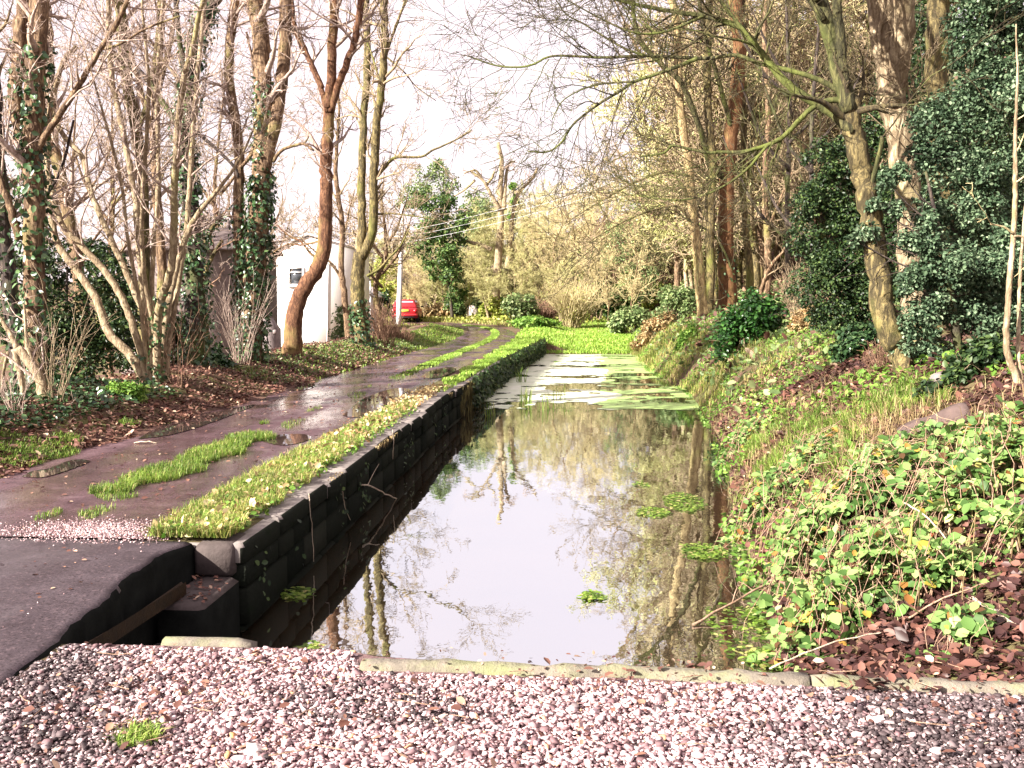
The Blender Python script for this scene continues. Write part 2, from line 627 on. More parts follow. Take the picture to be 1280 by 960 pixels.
M['fresh'] = leafmat('fresh_leaf', [(0, (.07, .16, .02)), (.6, (.16, .30, .05)), (1, (.30, .42, .10))], .5, .35, .3)
M['tanleaf'] = leafmat('tan_leaf', [(0, (.20, .11, .05)), (.5, (.38, .26, .13)), (1, (.55, .44, .26))], .7, .3, .2)
M['catkin'] = leafmat('catkin', [(0, (.28, .30, .10)), (.5, (.46, .47, .20)), (1, (.64, .62, .34))], .7, .3, .2)
M['litter'] = leafmat('dead_leaf', [(0, (.055, .022, .02)), (.5, (.14, .062, .05)), (.85, (.28, .15, .11)), (1, (.55, .42, .32))], .7, .1, .25)
M['litter_dark'] = leafmat('damp_leaf', [(0, (.03, .012, .012)), (.6, (.075, .032, .030)), (1, (.20, .09, .07))], .5, .1, .35)
M['litter_pale'] = leafmat('pale_dead_leaf', [(0, (.22, .12, .06)), (.5, (.45, .33, .17)), (1, (.66, .55, .36))], .7, .2, .2)
M['grass'] = leafmat('grass_blade', [(0, (.05, .085, .015)), (.4, (.12, .21, .03)), (.75, (.21, .33, .05)), (.9, (.33, .36, .11)), (1, (.44, .36, .18))], .5, .35, .3)
M['grass_lime'] = leafmat('lime_grass_blade', [(0, (.08, .14, .02)), (.4, (.19, .31, .05)), (.75, (.29, .42, .08)), (.92, (.42, .45, .16)), (1, (.50, .42, .22))], .5, .4, .3)
M['grass_marsh'] = leafmat('marsh_grass_blade', [(0, (.15, .26, .03)), (.4, (.26, .44, .06)), (.85, (.40, .58, .12)), (1, (.52, .58, .2))], .5, .4, .3)
M['grass_yellow'] = leafmat('yellow_grass_blade', [(0, (.10, .14, .025)), (.4, (.27, .31, .07)), (.75, (.46, .42, .15)), (1, (.55, .42, .22))], .55, .35, .3)
M['grass_straw'] = leafmat('straw_blade', [(0, (.14, .09, .05)), (.5, (.30, .22, .11)), (1, (.52, .42, .24))], .7, .3, .2)
M['hang_grass'] = leafmat('hanging_dry_grass', [(0, (.05, .04, .02)), (.5, (.13, .11, .05)), (1, (.30, .26, .11))], .7, .3, .2)

m, nt, b = newmat('gravel_stone')
g = nt.nodes.new('ShaderNodeNewGeometry')
c = ramp(nt, g.outputs['Random Per Island'], [(0, (.09, .05, .055)), (.18, (.18, .10, .11)), (.42, (.33, .215, .225)), (.7, (.48, .35, .36)), (.95, (.68, .54, .55)), (.97, (.50, .27, .14)), (1, (.35, .34, .36))])
c = mixc(nt, 1.0, c, ramp(nt, noise(nt, 60, 4, .6, coords(nt)), [(.3, (.8, .78, .78)), (.7, (1.1, 1.1, 1.1))]), 'MULTIPLY')
nt.links.new(c, b.inputs['Base Color'])
b.inputs['Roughness'].default_value = .75
M['gravel'] = m
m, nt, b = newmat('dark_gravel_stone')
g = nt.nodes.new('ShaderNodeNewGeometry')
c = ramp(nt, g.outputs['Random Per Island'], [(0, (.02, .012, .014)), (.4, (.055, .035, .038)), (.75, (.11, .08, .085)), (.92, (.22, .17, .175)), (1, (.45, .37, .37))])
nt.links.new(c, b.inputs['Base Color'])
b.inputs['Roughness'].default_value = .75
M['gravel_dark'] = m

m, nt, b = newmat('wet_shade_wall_stone')
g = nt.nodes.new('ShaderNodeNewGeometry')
c = ramp(nt, g.outputs['Random Per Island'], [(0, (.007, .009, .007)), (.6, (.016, .018, .014)), (1, (.032, .034, .027))])  # near-black base also carries the shade of faces turned from the sun
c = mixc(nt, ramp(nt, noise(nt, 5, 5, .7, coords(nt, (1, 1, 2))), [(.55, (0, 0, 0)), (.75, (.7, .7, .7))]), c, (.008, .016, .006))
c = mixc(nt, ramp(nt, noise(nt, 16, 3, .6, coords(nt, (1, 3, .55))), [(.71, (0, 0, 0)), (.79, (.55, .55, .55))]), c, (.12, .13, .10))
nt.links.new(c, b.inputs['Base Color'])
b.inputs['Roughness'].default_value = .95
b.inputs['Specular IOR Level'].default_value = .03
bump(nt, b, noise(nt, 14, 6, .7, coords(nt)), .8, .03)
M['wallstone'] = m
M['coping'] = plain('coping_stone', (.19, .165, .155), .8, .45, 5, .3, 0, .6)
m, nt, b = newmat('mossy_kerb_stone')
c = ramp(nt, noise(nt, 5, 6, .65, coords(nt)), [(.3, (.10, .085, .07)), (.7, (.22, .19, .15))])
c = mixc(nt, ramp(nt, noise(nt, 3.2, 5, .65, coords(nt)), [(.46, (0, 0, 0)), (.66, (.7, .7, .7))]), c, (.17, .19, .075))
nt.links.new(c, b.inputs['Base Color'])
b.inputs['Roughness'].default_value = .9
bump(nt, b, noise(nt, 25, 6, .7, coords(nt)), .8, .02)
M['kerb'] = m
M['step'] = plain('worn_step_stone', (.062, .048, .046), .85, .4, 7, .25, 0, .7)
M['shade_face'] = plain('shade_dark_face', (.010, .011, .010), .95, .5, 6, .03, 0, .6)  # shade of upright ramp and step faces is put into this colour
M['rust'] = plain('rusty_metal', (.022, .011, .004), .8, .5, 14, .2, .1, .5)
M['white_render'] = plain('white_render', (.88, .85, .85), .9, .05, 3, .2, 0, .2)
M['slate'] = plain('slate_roof', (.62, .57, .58), .7, .25, 6, .3, 0, .4)
M['glass'] = plain('dark_window_glass', (.05, .055, .065), .12, .3, 3, .6, 0, 0)
M['white_paint'] = plain('white_paint', (.75, .74, .76), .4, .06, 4, .4, 0, 0)
M['greystone'] = plain('grey_brown_stone', (.17, .135, .13), .9, .5, 5, .2, 0, .9)
M['palestone'] = plain('pale_grey_stone', (.20, .165, .165), .9, .35, 6, .2, 0, .7)
M['pole'] = plain('weathered_pole', (.60, .56, .57), .8, .2, 6, .2, 0, .3)
M['wire'] = plain('pale_wire', (.55, .54, .56), .5, .1, 4, .3, 0, 0)
M['red_paint'] = plain('red_car_paint', (.34, .016, .022), .25, .1, 3, .5, 0, 0)
M['car_glass'] = plain('car_glass', (.35, .36, .42), .06, .2, 2, .8, 0, 0)
M['black_rubber'] = plain('black_rubber', (.015, .014, .014), .8, .2, 8, .2, 0, .1)
M['dark_trim'] = plain('dark_trim', (.03, .028, .028), .6, .2, 8, .3, 0, 0)
M['alloy'] = plain('grey_rim', (.35, .35, .36), .35, .1, 8, .5, .8, 0)
M['plate_yellow'] = plain('yellow_plate', (.75, .52, .07), .5, .1, 20, .3, 0, 0)
M['lamp_red'] = plain('red_lamp_lens', (.42, .015, .02), .2, .1, 20, .6, 0, 0)
M['boulder'] = plain('pale_boulder', (.55, .47, .44), .9, .2, 4, .2, 0, .8)
M['log'] = plain('weathered_log', (.075, .052, .048), .9, .5, 7, .2, 0, .9)
M['orange_stone'] = plain('ochre_stone', (.50, .27, .12), .85, .25, 20, .3, 0, .5)
M['white_stone'] = plain('white_stone', (.66, .58, .55), .85, .15, 20, .3, 0, .5)
M['stick'] = bark('stick_wood', (.26, .16, .11), (.45, .31, .22))
M['stick_pale'] = bark('pale_stick_wood', (.45, .35, .26), (.62, .52, .42))
m, nt, b = newmat('pondweed_film')
c = ramp(nt, noise(nt, 5, 5, .65, coords(nt, (.6, 1.5, 1))), [(.35, (.17, .29, .07)), (.65, (.38, .50, .20))])
nt.links.new(c, b.inputs['Base Color'])
b.inputs['Roughness'].default_value = .5
b.inputs['Specular IOR Level'].default_value = .3
bump(nt, b, noise(nt, 30, 4, .6, coords(nt)), .25, .01)
M['weed'] = m
m, nt, b = newmat('pale_sheen_scum_film')
c = ramp(nt, noise(nt, 4, 5, .65, coords(nt, (.6, 1.5, 1))), [(.35, (.45, .54, .33)), (.65, (.70, .71, .60))])  # sky sheen on the film is put into its pale base colour
nt.links.new(c, b.inputs['Base Color'])
b.inputs['Roughness'].default_value = .5
b.inputs['Specular IOR Level'].default_value = .3
M['scum'] = m

# ------------------------------------------------------------------ ground, water, paths
def grid_mesh(X, Y, Z):
    r, c = X.shape
    V = np.stack([X, Y, Z], -1).reshape(-1, 3)
    i = np.arange(r - 1)[:, None]
    j = np.arange(c - 1)[None]
    q = np.stack([i * c + j, i * c + j + 1, (i + 1) * c + j + 1, (i + 1) * c + j], -1).reshape(-1)
    return V, q, np.full((r - 1) * (c - 1), 4)


ys = np.concatenate([[-6, -3, 0, 2, 3], np.arange(3.2, 4.44, .2), [4.44, 4.48], np.arange(4.6, 6.4, .15), [6.40, 6.44], np.arange(6.6, 16, .2), np.arange(16, 41.5, .4), [41.5, 41.7, 42.4, 42.98, 43.02], np.arange(43.5, 80, .6), np.arange(80, 130, 2.5), [150, 200, 300, 600]])
loff = -np.concatenate([[400, 200, 120, 80, 60, 45, 35, 28, 22, 18, 15, 12.5, 10.5, 9], np.arange(8, 2.9, -.2), np.arange(2.8, .4, -.4), [.42, .40, .38, .12, .10]])
cs = np.linspace(0, 1, 9)[1:-1]
roff = np.concatenate([np.arange(0, 4, .15), np.arange(4, 12, .5), np.arange(12, 30, 2), [35, 45, 60, 90, 140, 220, 400]])
rows = []
for y in ys:
    xl, xr = XL(y), XR(y)
    rows.append(np.concatenate([xl + loff, xl + (xr - xl) * cs, xr + roff]))
GX = np.array(rows)
GY = np.repeat(ys[:, None], GX.shape[1], 1)
GY = GY + shear(GX) * np.interp(GY, [3.0, 4.2, 4.8, 6.5], [0, 1, 1, 0])
GZ = H(GX, GY)
fine = RNG.standard_normal(GZ.shape) * .012
GZ = GZ + np.where((GX > XR(GY) + .2) & (GY > 4.6) & (GY < 9), fine * 1.0, 0)
V, q, t = grid_mesh(GX, GY, GZ)
o = link('ground', mesh_np('ground', V, q, t, True), M['soil'])
tag(o, 'brown leaf-covered earth of the wooded canal banks', 'ground', kind='structure')
o = MB().add([(-3.2, 3.5, WATER), (4, 3.5, WATER), (4, 43.4, WATER), (-3.2, 43.4, WATER)], [(0, 1, 2, 3)]).build('water', M['water'])
tag(o, 'dark still canal water reflecting bare trees', 'water', kind='structure')

# towpath: centre line with offsets, follows the bend to the left
CL = np.array([(-3.72, 6.42), (-3.72, 12), (-3.72, 20), (-3.68, 30), (-3.6, 40), (-3.7, 46), (-4.3, 51), (-5.6, 55.5), (-7.8, 59), (-10.6, 61.6), (-14, 63.5), (-18, 64.8), (-24, 65.6), (-34, 66)])
CLs = resample(np.c_[CL, np.zeros(len(CL))], 220)[:, :2]
tn = np.gradient(CLs, axis=0)
tn /= np.linalg.norm(tn, axis=1, keepdims=True)
nr = np.stack([tn[:, 1], -tn[:, 0]], 1)     # to the right of travel
offs = np.array([-1.62, -1.5, -1.0, -.5, 0, .5, .85, .97])
PX = CLs[:, None, 0] + nr[:, None, 0] * offs[None]
PY = CLs[:, None, 1] + nr[:, None, 1] * offs[None]
wob = .07 * np.sin(PY * 1.7) + .05 * np.sin(PY * 3.9 + 1)
PX[:, 0] += wob[:, 0]
PX[:, 1] += wob[:, 1]
PZ = ZP(PY) + .022 + np.array([-.06, 0, 0, .001, .003, .001, 0, -.05])[None]
V, q, t = grid_mesh(PX, PY, PZ)
o = link('towpath', mesh_np('towpath', V, q, t, True), M['path'])
tag(o, 'muddy two-track lane curving left beside the canal', 'path', kind='structure')

# asphalt ramp at the near left, with its vertical edge coloured dark for its shade
re_ = np.random.default_rng(9)
ey = np.linspace(3.0, 6.385, 46)
ex = np.interp(ey, [3, 4.1, 4.5, 5.0, 5.35, 5.86, 6.1, 6.2, 6.385], [-2.30, -2.38, -2.42, -2.475, -2.52, -2.575, -2.58, -2.54, -2.53])
ex = ex + re_.normal(0, .006, 46) + .012 * np.sin(ey * 9)
edge = list(zip(ex, ey))
zed = np.interp(ey, [3, 4.5, 5.6, 6.2, 6.4], [.0, .02, .03, .012, .0]) + re_.normal(0, .003, 46)
mb = MB()
V, Fc = [], []
for (x, y), z in zip(edge, zed):
    V += [(-9, y, z + .02), (-4.5, y, z + .022), (x - .06, y, z + .012), (x - .018, y, z - .002), (x, y, z - .03), (x + re_.uniform(-.012, .012), y, -.4), (x, y, -1.0)]
for i in range(len(edge) - 1):
    for j in range(6):
        a = i * 7 + j
        Fc.append((a, a + 1, a + 8, a + 7))
k = (len(edge) - 1) * 7
Fc.append(tuple(range(k, k + 7)) + ())
mb.add(V, Fc)
o = mb.build('asphalt_ramp', M['asphalt'])
o.data.materials.append(M['shade_face'])
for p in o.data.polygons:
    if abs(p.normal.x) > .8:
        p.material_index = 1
tag(o, 'dark grey asphalt ramp at the near left with a sheer edge coloured dark for its shade', 'ramp', kind='structure')

# ------------------------------------------------------------------ canal wall, steps, kerb
def wall_dx(y):
    return float((XL(y + .3) - XL(y - .3)) / .6)


wall = empty('canal_wall', (-2.2, 6.42, -.6), 'long dark stone retaining wall along the towpath edge of the canal', 'wall')
mb = MB()
rw = np.random.default_rng(3)
zc = -.135
for ci, hgt in enumerate((.17, .26, .20, .30)):
    y = 6.42 - .2 * rw.random() * 0
    while y < 42.4:
        L = rw.uniform(.3, .75) if ci != 1 else rw.uniform(.5, 1.0)
        if y > 30:
            L *= 1.6
        if not (ci == 0 and y > 26 and rw.random() < .25):
            yc = y + L / 2
            mb.box((XL(yc) - .17 + rw.uniform(-.018, .018), yc, zc - hgt / 2), (.34, L - .007, hgt - .007), -math.atan(wall_dx(yc)) + rw.uniform(-.012, .012), .016)
        y += L
    zc -= hgt
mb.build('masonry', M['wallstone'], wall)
y = 6.40
k = 0
while y < 27:
    L = rw.uniform(.55, 1.05)
    yc = y + L / 2
    c = MB()
    c.box((XL(yc) - .19 + rw.uniform(-.025, .03), yc, -.062 + rw.uniform(-.018, .012)), (.42 + rw.uniform(-.04, .03), L - .006, .15), -math.atan(wall_dx(yc)) + rw.uniform(-.01, .01), .025)
    cs_ = c.build('coping_stone', M['coping'], wall)
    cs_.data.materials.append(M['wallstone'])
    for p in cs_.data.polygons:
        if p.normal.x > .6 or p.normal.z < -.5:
            p.material_index = 1  # canal-side faces and undersides take the shade-darkened stone
    y += L

steps = empty('stone_steps', (-2.38, 6.0, -.6), 'worn stone steps going down beside the dark ramp edge', 'steps')
for (y0, y1, zt) in ((5.74, 6.41, -.215), (5.22, 5.735, -.43), (4.7, 5.215, -.66)):
    c = MB().box((-2.375, (y0 + y1) / 2, (zt - 1.0) / 2), (.30 - (zt < -.3) * .004, y1 - y0, zt + 1.0), .0, .03)
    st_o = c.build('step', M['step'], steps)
    st_o.data.materials.append(M['shade_face'])
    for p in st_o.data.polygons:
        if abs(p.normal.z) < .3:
            p.material_index = 1  # risers and sides coloured dark as shade, so the treads read lighter
c = MB().box((-2.39, 6.56, -.11), (.276, .40, .225), 0, .03)
c.build('landing', M['step'], steps)
bm_ = MB()
a, b2 = np.array([-2.40, 4.36, -.08]), np.array([-2.44, 5.95, -.16])
tubes([(np.stack([resample([a, (a + b2) / 2 + [0, 0, -.02], b2], 6)]), np.full((1, 6), .03), 4)], bm_)
bm_.add(*[(lambda pts: (pts, [(0, 1, 2, 3)]))([a + [.03, 0, .03], a + [.03, 0, -.05], b2 + [.03, 0, -.05], b2 + [.03, 0, .03]])][0])
o = bm_.build('metal_beam', M['rust'])
tag(o, 'rusty brown beam running along the dark side of the ramp', 'beam')


def kerb(pts, top, wid, label, seed, bottom=-1.0):
    r = np.random.default_rng(seed)
    pts = np.asarray(pts, float)
    n = max(6, int(np.linalg.norm(pts[-1] - pts[0]) / .07))
    c = resample(np.c_[pts, np.zeros(len(pts))], n)
    tt = np.gradient(c, axis=0)
    tt /= np.linalg.norm(tt, axis=1, keepdims=True)
    nn = np.stack([-tt[:, 1], tt[:, 0], 0 * tt[:, 0]], 1)
    prof = [(-wid * .5, bottom), (-wid * .5, top - .05), (-wid * .42, top - .012), (-wid * .15, top), (wid * .25, top), (wid * .44, top - .014), (wid * .5, top - .05), (wid * .5, bottom)]
    jit = np.interp(np.linspace(0, 1, n), np.linspace(0, 1, max(4, n // 4)), r.uniform(-.018, .018, max(4, n // 4)))
    V = np.stack([c + nn * (u + (jit[:, None] if z > bottom else 0) + (r.normal(0, .004, (n, 1)))) + np.array([0, 0, 1]) * (z + (r.normal(0, .005, (n, 1)) if z > bottom else 0)) for u, z in prof], 1)
    k = len(prof)
    Fc = [(i * k + j, (i + 1) * k + j, (i + 1) * k + j + 1, i * k + j + 1) for i in range(n - 1) for j in range(k - 1)]
    Fc += [tuple(range(k)), tuple((n - 1) * k + np.arange(k)[::-1])]
    o = MB().add(V.reshape(-1, 3), Fc).build('edging_stone', M['kerb'])
    tag(o, label, 'kerb', 'edging stones between gravel and water')


ka, kb = G(452, 824, .04)[:2], G(1010, 842, .04)[:2]
kc = G(1500, 862, .04)[:2]
kerb([ka, (ka + kb) / 2 + [0, .012], kb], .036, .105, 'long mossy edging stone at the middle of the gravel edge', 1)
kerb([kb + [.012, 0], kb * .6 + kc * .4 + [0, -.01], kc], .034, .10, 'mossy edging stone below the brambles at the right of the gravel', 2)
kerb([(-1.93, 4.49), (-1.7, 4.50), (-1.50, 4.47)], .022, .09, 'short pale edging stone between the steps and the notch in the gravel edge', 3)
kerb([(-2.40, 4.42), (-2.2, 4.43), (-1.945, 4.46)], -.03, .10, 'low edging stone half buried beside the ramp and steps', 4)
kerb([(-1.49, 4.44), (-1.2, 4.44), (-.98, 4.46)], -.075, .10, 'low sunken edging stone in the notch of the gravel edge', 5)


o = MB().add([(-2.44, 2.0, .004), (3.2, 2.0, .004), (3.0, 3.92, .004), (1.9, 4.06, .004), (-.9, 4.36, .004), (-1.06, 4.44, .004), (-2.36, 4.435, .004)], [tuple(range(7))]).build('gravel_bed', M['gravel_bed'])
tag(o, 'dark grit between the foreground stone chippings', 'gravel', kind='structure')

# gravel -------------------------------------------------------------------
def hull_shapes(nshape, npts, seed):
    import bmesh
    r = np.random.default_rng(seed)
    out = []
    for _ in range(nshape):
        p = r.standard_normal((npts, 3))
        p /= np.linalg.norm(p, axis=1, keepdims=True)
        p *= r.uniform(.75, 1.1, (npts, 1))
        p *= np.array([1, r.uniform(.6, .95), r.uniform(.35, .65)])
        bm = bmesh.new()
        for v in p:
            bm.verts.new(v)
        res = bmesh.ops.convex_hull(bm, input=bm.verts)
        junk = [v for v in bm.verts if not v.link_faces]
        bmesh.ops.delete(bm, geom=junk, context='VERTS')
        bm.verts.index_update()
        V = np.array([v.co[:] for v in bm.verts])
        L = np.concatenate([[v.index for v in f.verts] for f in bm.faces])
        T = np.array([len(f.verts) for f in bm.faces])
        bm.free()
        out.append((V, L, T))
    return out


HULLS = hull_shapes(10, 11, 11)


def stones(mb, pos, rad, rng):
    n = len(pos)
    which = rng.integers(0, len(HULLS), n)
    for s, (V, L, T) in enumerate(HULLS):
        m_ = which == s
        k = int(m_.sum())
        if not k:
            continue
        ax = rng.uniform(0, 2 * math.pi, k)
        ti = rng.normal(0, .45, k)
        ca, sa, ct, st_ = np.cos(ax), np.sin(ax), np.cos(ti), np.sin(ti)
        Z0 = np.zeros(k)
        R1 = np.stack([np.stack([ca, -sa, Z0], -1), np.stack([sa, ca, Z0], -1), np.stack([Z0, Z0, Z0 + 1], -1)], 1)
        R2 = np.stack([np.stack([Z0 + 1, Z0, Z0], -1), np.stack([Z0, ct, -st_], -1), np.stack([Z0, st_, ct], -1)], 1)
        W = np.einsum('kij,kjl,vl->kvi', R1, R2, V) * rad[m_][:, None, None] + pos[m_][:, None]
        mb.addnp(W.reshape(-1, 3), (L[None] + (np.arange(k) * len(V))[:, None]).reshape(-1), np.tile(T, k))


rg = np.random.default_rng(21)
n = 80000
gx, gy = rg.uniform(-2.45, 3.0, n), rg.uniform(2.9, 4.46, n)
kline = np.interp(gx, [-2.4, -1.95, -1.5, -1.45, -1.0, ka[0], kb[0], kc[0]], [4.43, 4.42, 4.42, 4.44, 4.42, ka[1] - .05, kb[1] - .05, kc[1] - .05])
keep = (gy < kline) & (gx > np.interp(gy, [3, 4.4], [-2.42, -2.36]))
vx = np.array([-math.cos(YAW), math.sin(YAW)])
lat, dep = gx * math.cos(YAW) + gy * math.sin(YAW), gy * math.cos(YAW) - gx * math.sin(YAW)
keep &= (np.abs(lat / dep) < .56) & (dep > 3.05)
gx, gy, kline = gx[keep], gy[keep], kline[keep]
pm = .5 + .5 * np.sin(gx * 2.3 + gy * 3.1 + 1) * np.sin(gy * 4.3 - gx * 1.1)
darkp = np.clip(sstep(.75, 1.35, gx + .25 * (gy - 3.8)) * .85 + sstep(-1.55, -2.2, gx - .5 * (4.0 - gy)) * .75 + sstep(.62, .8, pm) * .42 + .06, 0, .93)  # right side: shade put into the stone colour; left and patches are dirt
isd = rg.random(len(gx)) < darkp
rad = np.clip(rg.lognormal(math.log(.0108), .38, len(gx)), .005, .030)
gz = rad * .25 + rg.uniform(0, .014, len(gx)) - np.where(gy > kline - .06, .01, 0)
pos = np.stack([gx, gy, gz], 1)
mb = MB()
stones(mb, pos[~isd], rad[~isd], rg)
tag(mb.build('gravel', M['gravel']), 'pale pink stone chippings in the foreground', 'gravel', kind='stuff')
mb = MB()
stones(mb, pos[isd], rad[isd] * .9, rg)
tag(mb.build('dirt_shade_gravel', M['gravel_dark']), 'dirty and shade-darkened chippings mixed into the foreground gravel', 'gravel', kind='stuff')
n = 3400
gx, gy = -3.35 + .33 * rg.standard_normal(n), 6.62 + .17 * rg.standard_normal(n)
k_ = (gy > 6.2) & (gx < -2.6) & (gx > -5)
gx, gy = gx[k_], gy[k_]
mb = MB()
stones(mb, np.stack([gx, gy, np.where(gy < 6.4, .022, .026) + 0 * gx], 1), rg.uniform(.004, .011, len(gx)), rg)
tag(mb.build('pink_grit', M['gravel']), 'pale pink grit spread where the ramp meets the lane', 'gravel', kind='stuff')
for (px, py, r_, mt, lab) in ((285, 944, .030, 'orange_stone', 'ochre stone lying in the gravel beside a pale slab of stone'), (318, 938, .055, 'white_stone', 'largest flat white stone in the foreground gravel'), (292, 920, .028, 'orange_stone', 'small orange stone just behind the flat white stone'), (556, 940, .06, 'white_stone', 'long flat cream stone low in the middle of the gravel'), (90, 832, .022, 'white_stone', 'upright pale pebble on the gravel crest before the dark ramp edge'), (775, 835, .035, 'gravel_dark', 'dark stone lying against the mossy edging stone')):
    p = G(px, py, .015)
    mb = MB()
    stones(mb, np.array([p]), np.array([r_]), np.random.default_rng(px))
    tag(mb.build('stone', M[mt]), lab, 'stone', 'single larger stones on the gravel')


# puddles ------------------------------------------------------------------
def puddle(pxs, label, wet=.0):
    pts = [G(x, y, .026) for x, y in pxs]
    c = np.mean(pts, 0)
    q = resample(np.array(pts + [pts[0]]), 40)[:-1]
    r = np.random.default_rng(int(pxs[0][0]))
    V = np.array([(p[0], p[1], float(ZP(p[1])) + .029) for p in q])
    V[:, :2] += r.normal(0, .006, (len(V), 2))
    o = MB().add(V, [tuple(range(len(V)))]).build('puddle', M['puddle'])
    tag(o, label, 'puddle', kind='structure')


puddle([(172, 549), (215, 543), (265, 528), (320, 506), (300, 509), (240, 521), (195, 536)], 'long dark puddle along the left edge of the lane')
puddle([(428, 519), (455, 520), (505, 492), (511, 486), (490, 486), (455, 498)], 'bright puddle in the right wheel track reflecting pale trees')
puddle([(328, 552), (355, 557), (388, 549), (380, 543), (345, 544)], 'small rippled puddle in the right wheel track')
puddle([(28, 596), (50, 597), (75, 591), (112, 577), (92, 575), (60, 586), (40, 589)], 'small dark puddle by the grassy left edge')
puddle([(525, 471), (545, 473), (570, 463), (562, 459), (540, 463)], 'far puddle in the right wheel track')
puddle([(358, 488), (378, 488), (395, 482), (380, 479)], 'narrow puddle beside the leaf-covered left verge')


# ------------------------------------------------------------------ house, shed, pole, car
def wbox(name, mat, parent, c, s, rz=0, bev=0):
    return MB().box(c, s, rz, bev).build(name, M[mat], parent)


HY = 46.0
hx0, hx1 = P(336, 400, HY)[0], P(450, 400, HY)[0]
zb = -1.5
eav = P(336, 318, HY)[2]
apx, apz = P(385, 296, HY)[0], P(385, 296, HY)[2]
house = empty('white_house', ((hx0 + hx1) / 2, HY, zb), 'white rendered house with small gable window behind the curved trunk', 'house')
ezr = apz - (apz - eav) / (apx - hx0) * (hx1 - apx) * .62
V = []
for y in (HY, HY + 2.2):
    V += [(hx0, y, zb), (hx1, y, zb), (hx1, y, ezr), (apx, y, apz), (hx0, y, eav)]
MB().add(V, [(0, 1, 2, 3, 4), (9, 8, 7, 6, 5), (0, 5, 6, 1), (1, 6, 7, 2), (4, 9, 5, 0)]).build('wall', M['white_render'], house)
V = []
for y in (HY - .12, HY + 2.3):
    V += [(hx0 - .25, y, eav - .08), (apx, y, apz + .07), (hx1 + .25, y, ezr - .07), (hx1 + .25, y, ezr + .03), (apx, y, apz + .19), (hx0 - .25, y, eav + .03)]
MB().add(V, [(0, 1, 4, 5), (1, 2, 3, 4), (11, 10, 7, 6), (10, 9, 8, 7), (5, 4, 10, 11), (4, 3, 9, 10), (0, 6, 7, 1), (1, 7, 8, 2), (0, 5, 11, 6), (2, 8, 9, 3)]).build('roof', M['slate'], house)


def window(parent, px0, py0, px1, py1, Y, bars=True):
    a, c = P(px0, py1, Y), P(px1, py0, Y)
    w, h = c[0] - a[0], c[2] - a[2]
    cx, cz = (a[0] + c[0]) / 2, (a[2] + c[2]) / 2
    t = .07
    mb = MB()
    for dx, dz, sw, sh in ((-w / 2 + t / 2, 0, t, h), (w / 2 - t / 2, 0, t, h), (0, h / 2 - t / 2, w - 2 * t - .004, t), (0, -h / 2 + t / 2, w - 2 * t - .004, t), (0, h * .22, w - 2 * t - .004, t * .7)):
        mb.box((cx + dx, Y - .03, cz + dz), (sw, .08, sh))
    f = mb.build('window', M['white_paint'], parent)
    MB().box((cx, Y - .012, cz), (w - 2 * t - .01, .02, h - 2 * t - .01)).build('pane', M['glass'], f)
    MB().box((cx, Y - .07, cz - h / 2 - .03), (w + .12, .14, .05)).build('sill', M['white_paint'], f)


window(house, 361, 334, 380, 357, HY)
dp = MB()
a, c2 = P(410, 330, HY - .06), P(409, 440, HY - .06)
tubes([(np.array([[c2, c2 * .66 + a * .34, c2 * .33 + a * .67, a]]), np.full((1, 4), .04), 6)], dp)
dp.build('drainpipe', M['pole'], house)

p0 = P(452, 352, 52)
porch = empty('porch', (P(457, 400, 52)[0], 52, -.8), 'small white glazed lean-to seen between trunks left of the pole', 'porch')
xa, xb = P(446, 400, 52)[0], P(466, 400, 52)[0]
V = [(xa, 52, -.8), (xb, 52, -.8), (xb, 52, 1.9), (xa, 52, 2.5), (xa, 55, -.8), (xb, 55, -.8), (xb, 55, 1.9), (xa, 55, 2.5)]
MB().add(V, [(0, 1, 2, 3), (1, 5, 6, 2), (5, 4, 7, 6), (4, 0, 3, 7)]).build('wall', M['white_render'], porch)
MB().add([(xa - .1, 51.85, 2.56), (xb + .15, 51.85, 1.84), (xb + .15, 55.2, 1.84), (xa - .1, 55.2, 2.56), (xa - .1, 51.85, 2.64), (xb + .15, 51.85, 1.92), (xb + .15, 55.2, 1.92), (xa - .1, 55.2, 2.64)], [(0, 1, 5, 4), (1, 2, 6, 5), (2, 3, 7, 6), (3, 0, 4, 7), (4, 5, 6, 7), (3, 2, 1, 0)]).build('roof', M['slate'], porch)
window(porch, 455, 350, 464, 366, 52)
window(porch, 455, 370, 464, 398, 52)

SY = 31.0
sx0, sx1 = P(150, 400, SY)[0], P(300, 400, SY)[0]
shed = empty('stone_outbuilding', ((sx0 + sx1) / 2, SY, -1.6), 'brown stone outbuilding half hidden behind ivied trunks left of the house', 'shed')
st, rt_ = P(280, 312, SY)[2], P(280, 295, SY)[2]
V = [(sx0, SY, -1.6), (sx1, SY, -1.6), (sx1, SY, st), (sx0, SY, st), (sx0, SY + 4, -1.6), (sx1, SY + 4, -1.6), (sx1, SY + 4, st), (sx0, SY + 4, st), (sx1, SY + 2, rt_ + .3), (sx0, SY + 2, rt_ + .3)]
MB().add(V, [(0, 1, 2, 3), (1, 5, 6, 8, 2), (5, 4, 7, 6), (4, 0, 3, 9, 7)]).build('wall', M['greystone'], shed)
V = [(sx0 - .2, SY - .2, st - .03), (sx1 + .2, SY - .2, st - .03), (sx1 + .2, SY + 2, rt_ + .34), (sx0 - .2, SY + 2, rt_ + .34), (sx1 + .2, SY + 4.2, st - .03), (sx0 - .2, SY + 4.2, st - .03)]
V += [(x, y, z + .07) for x, y, z in V]
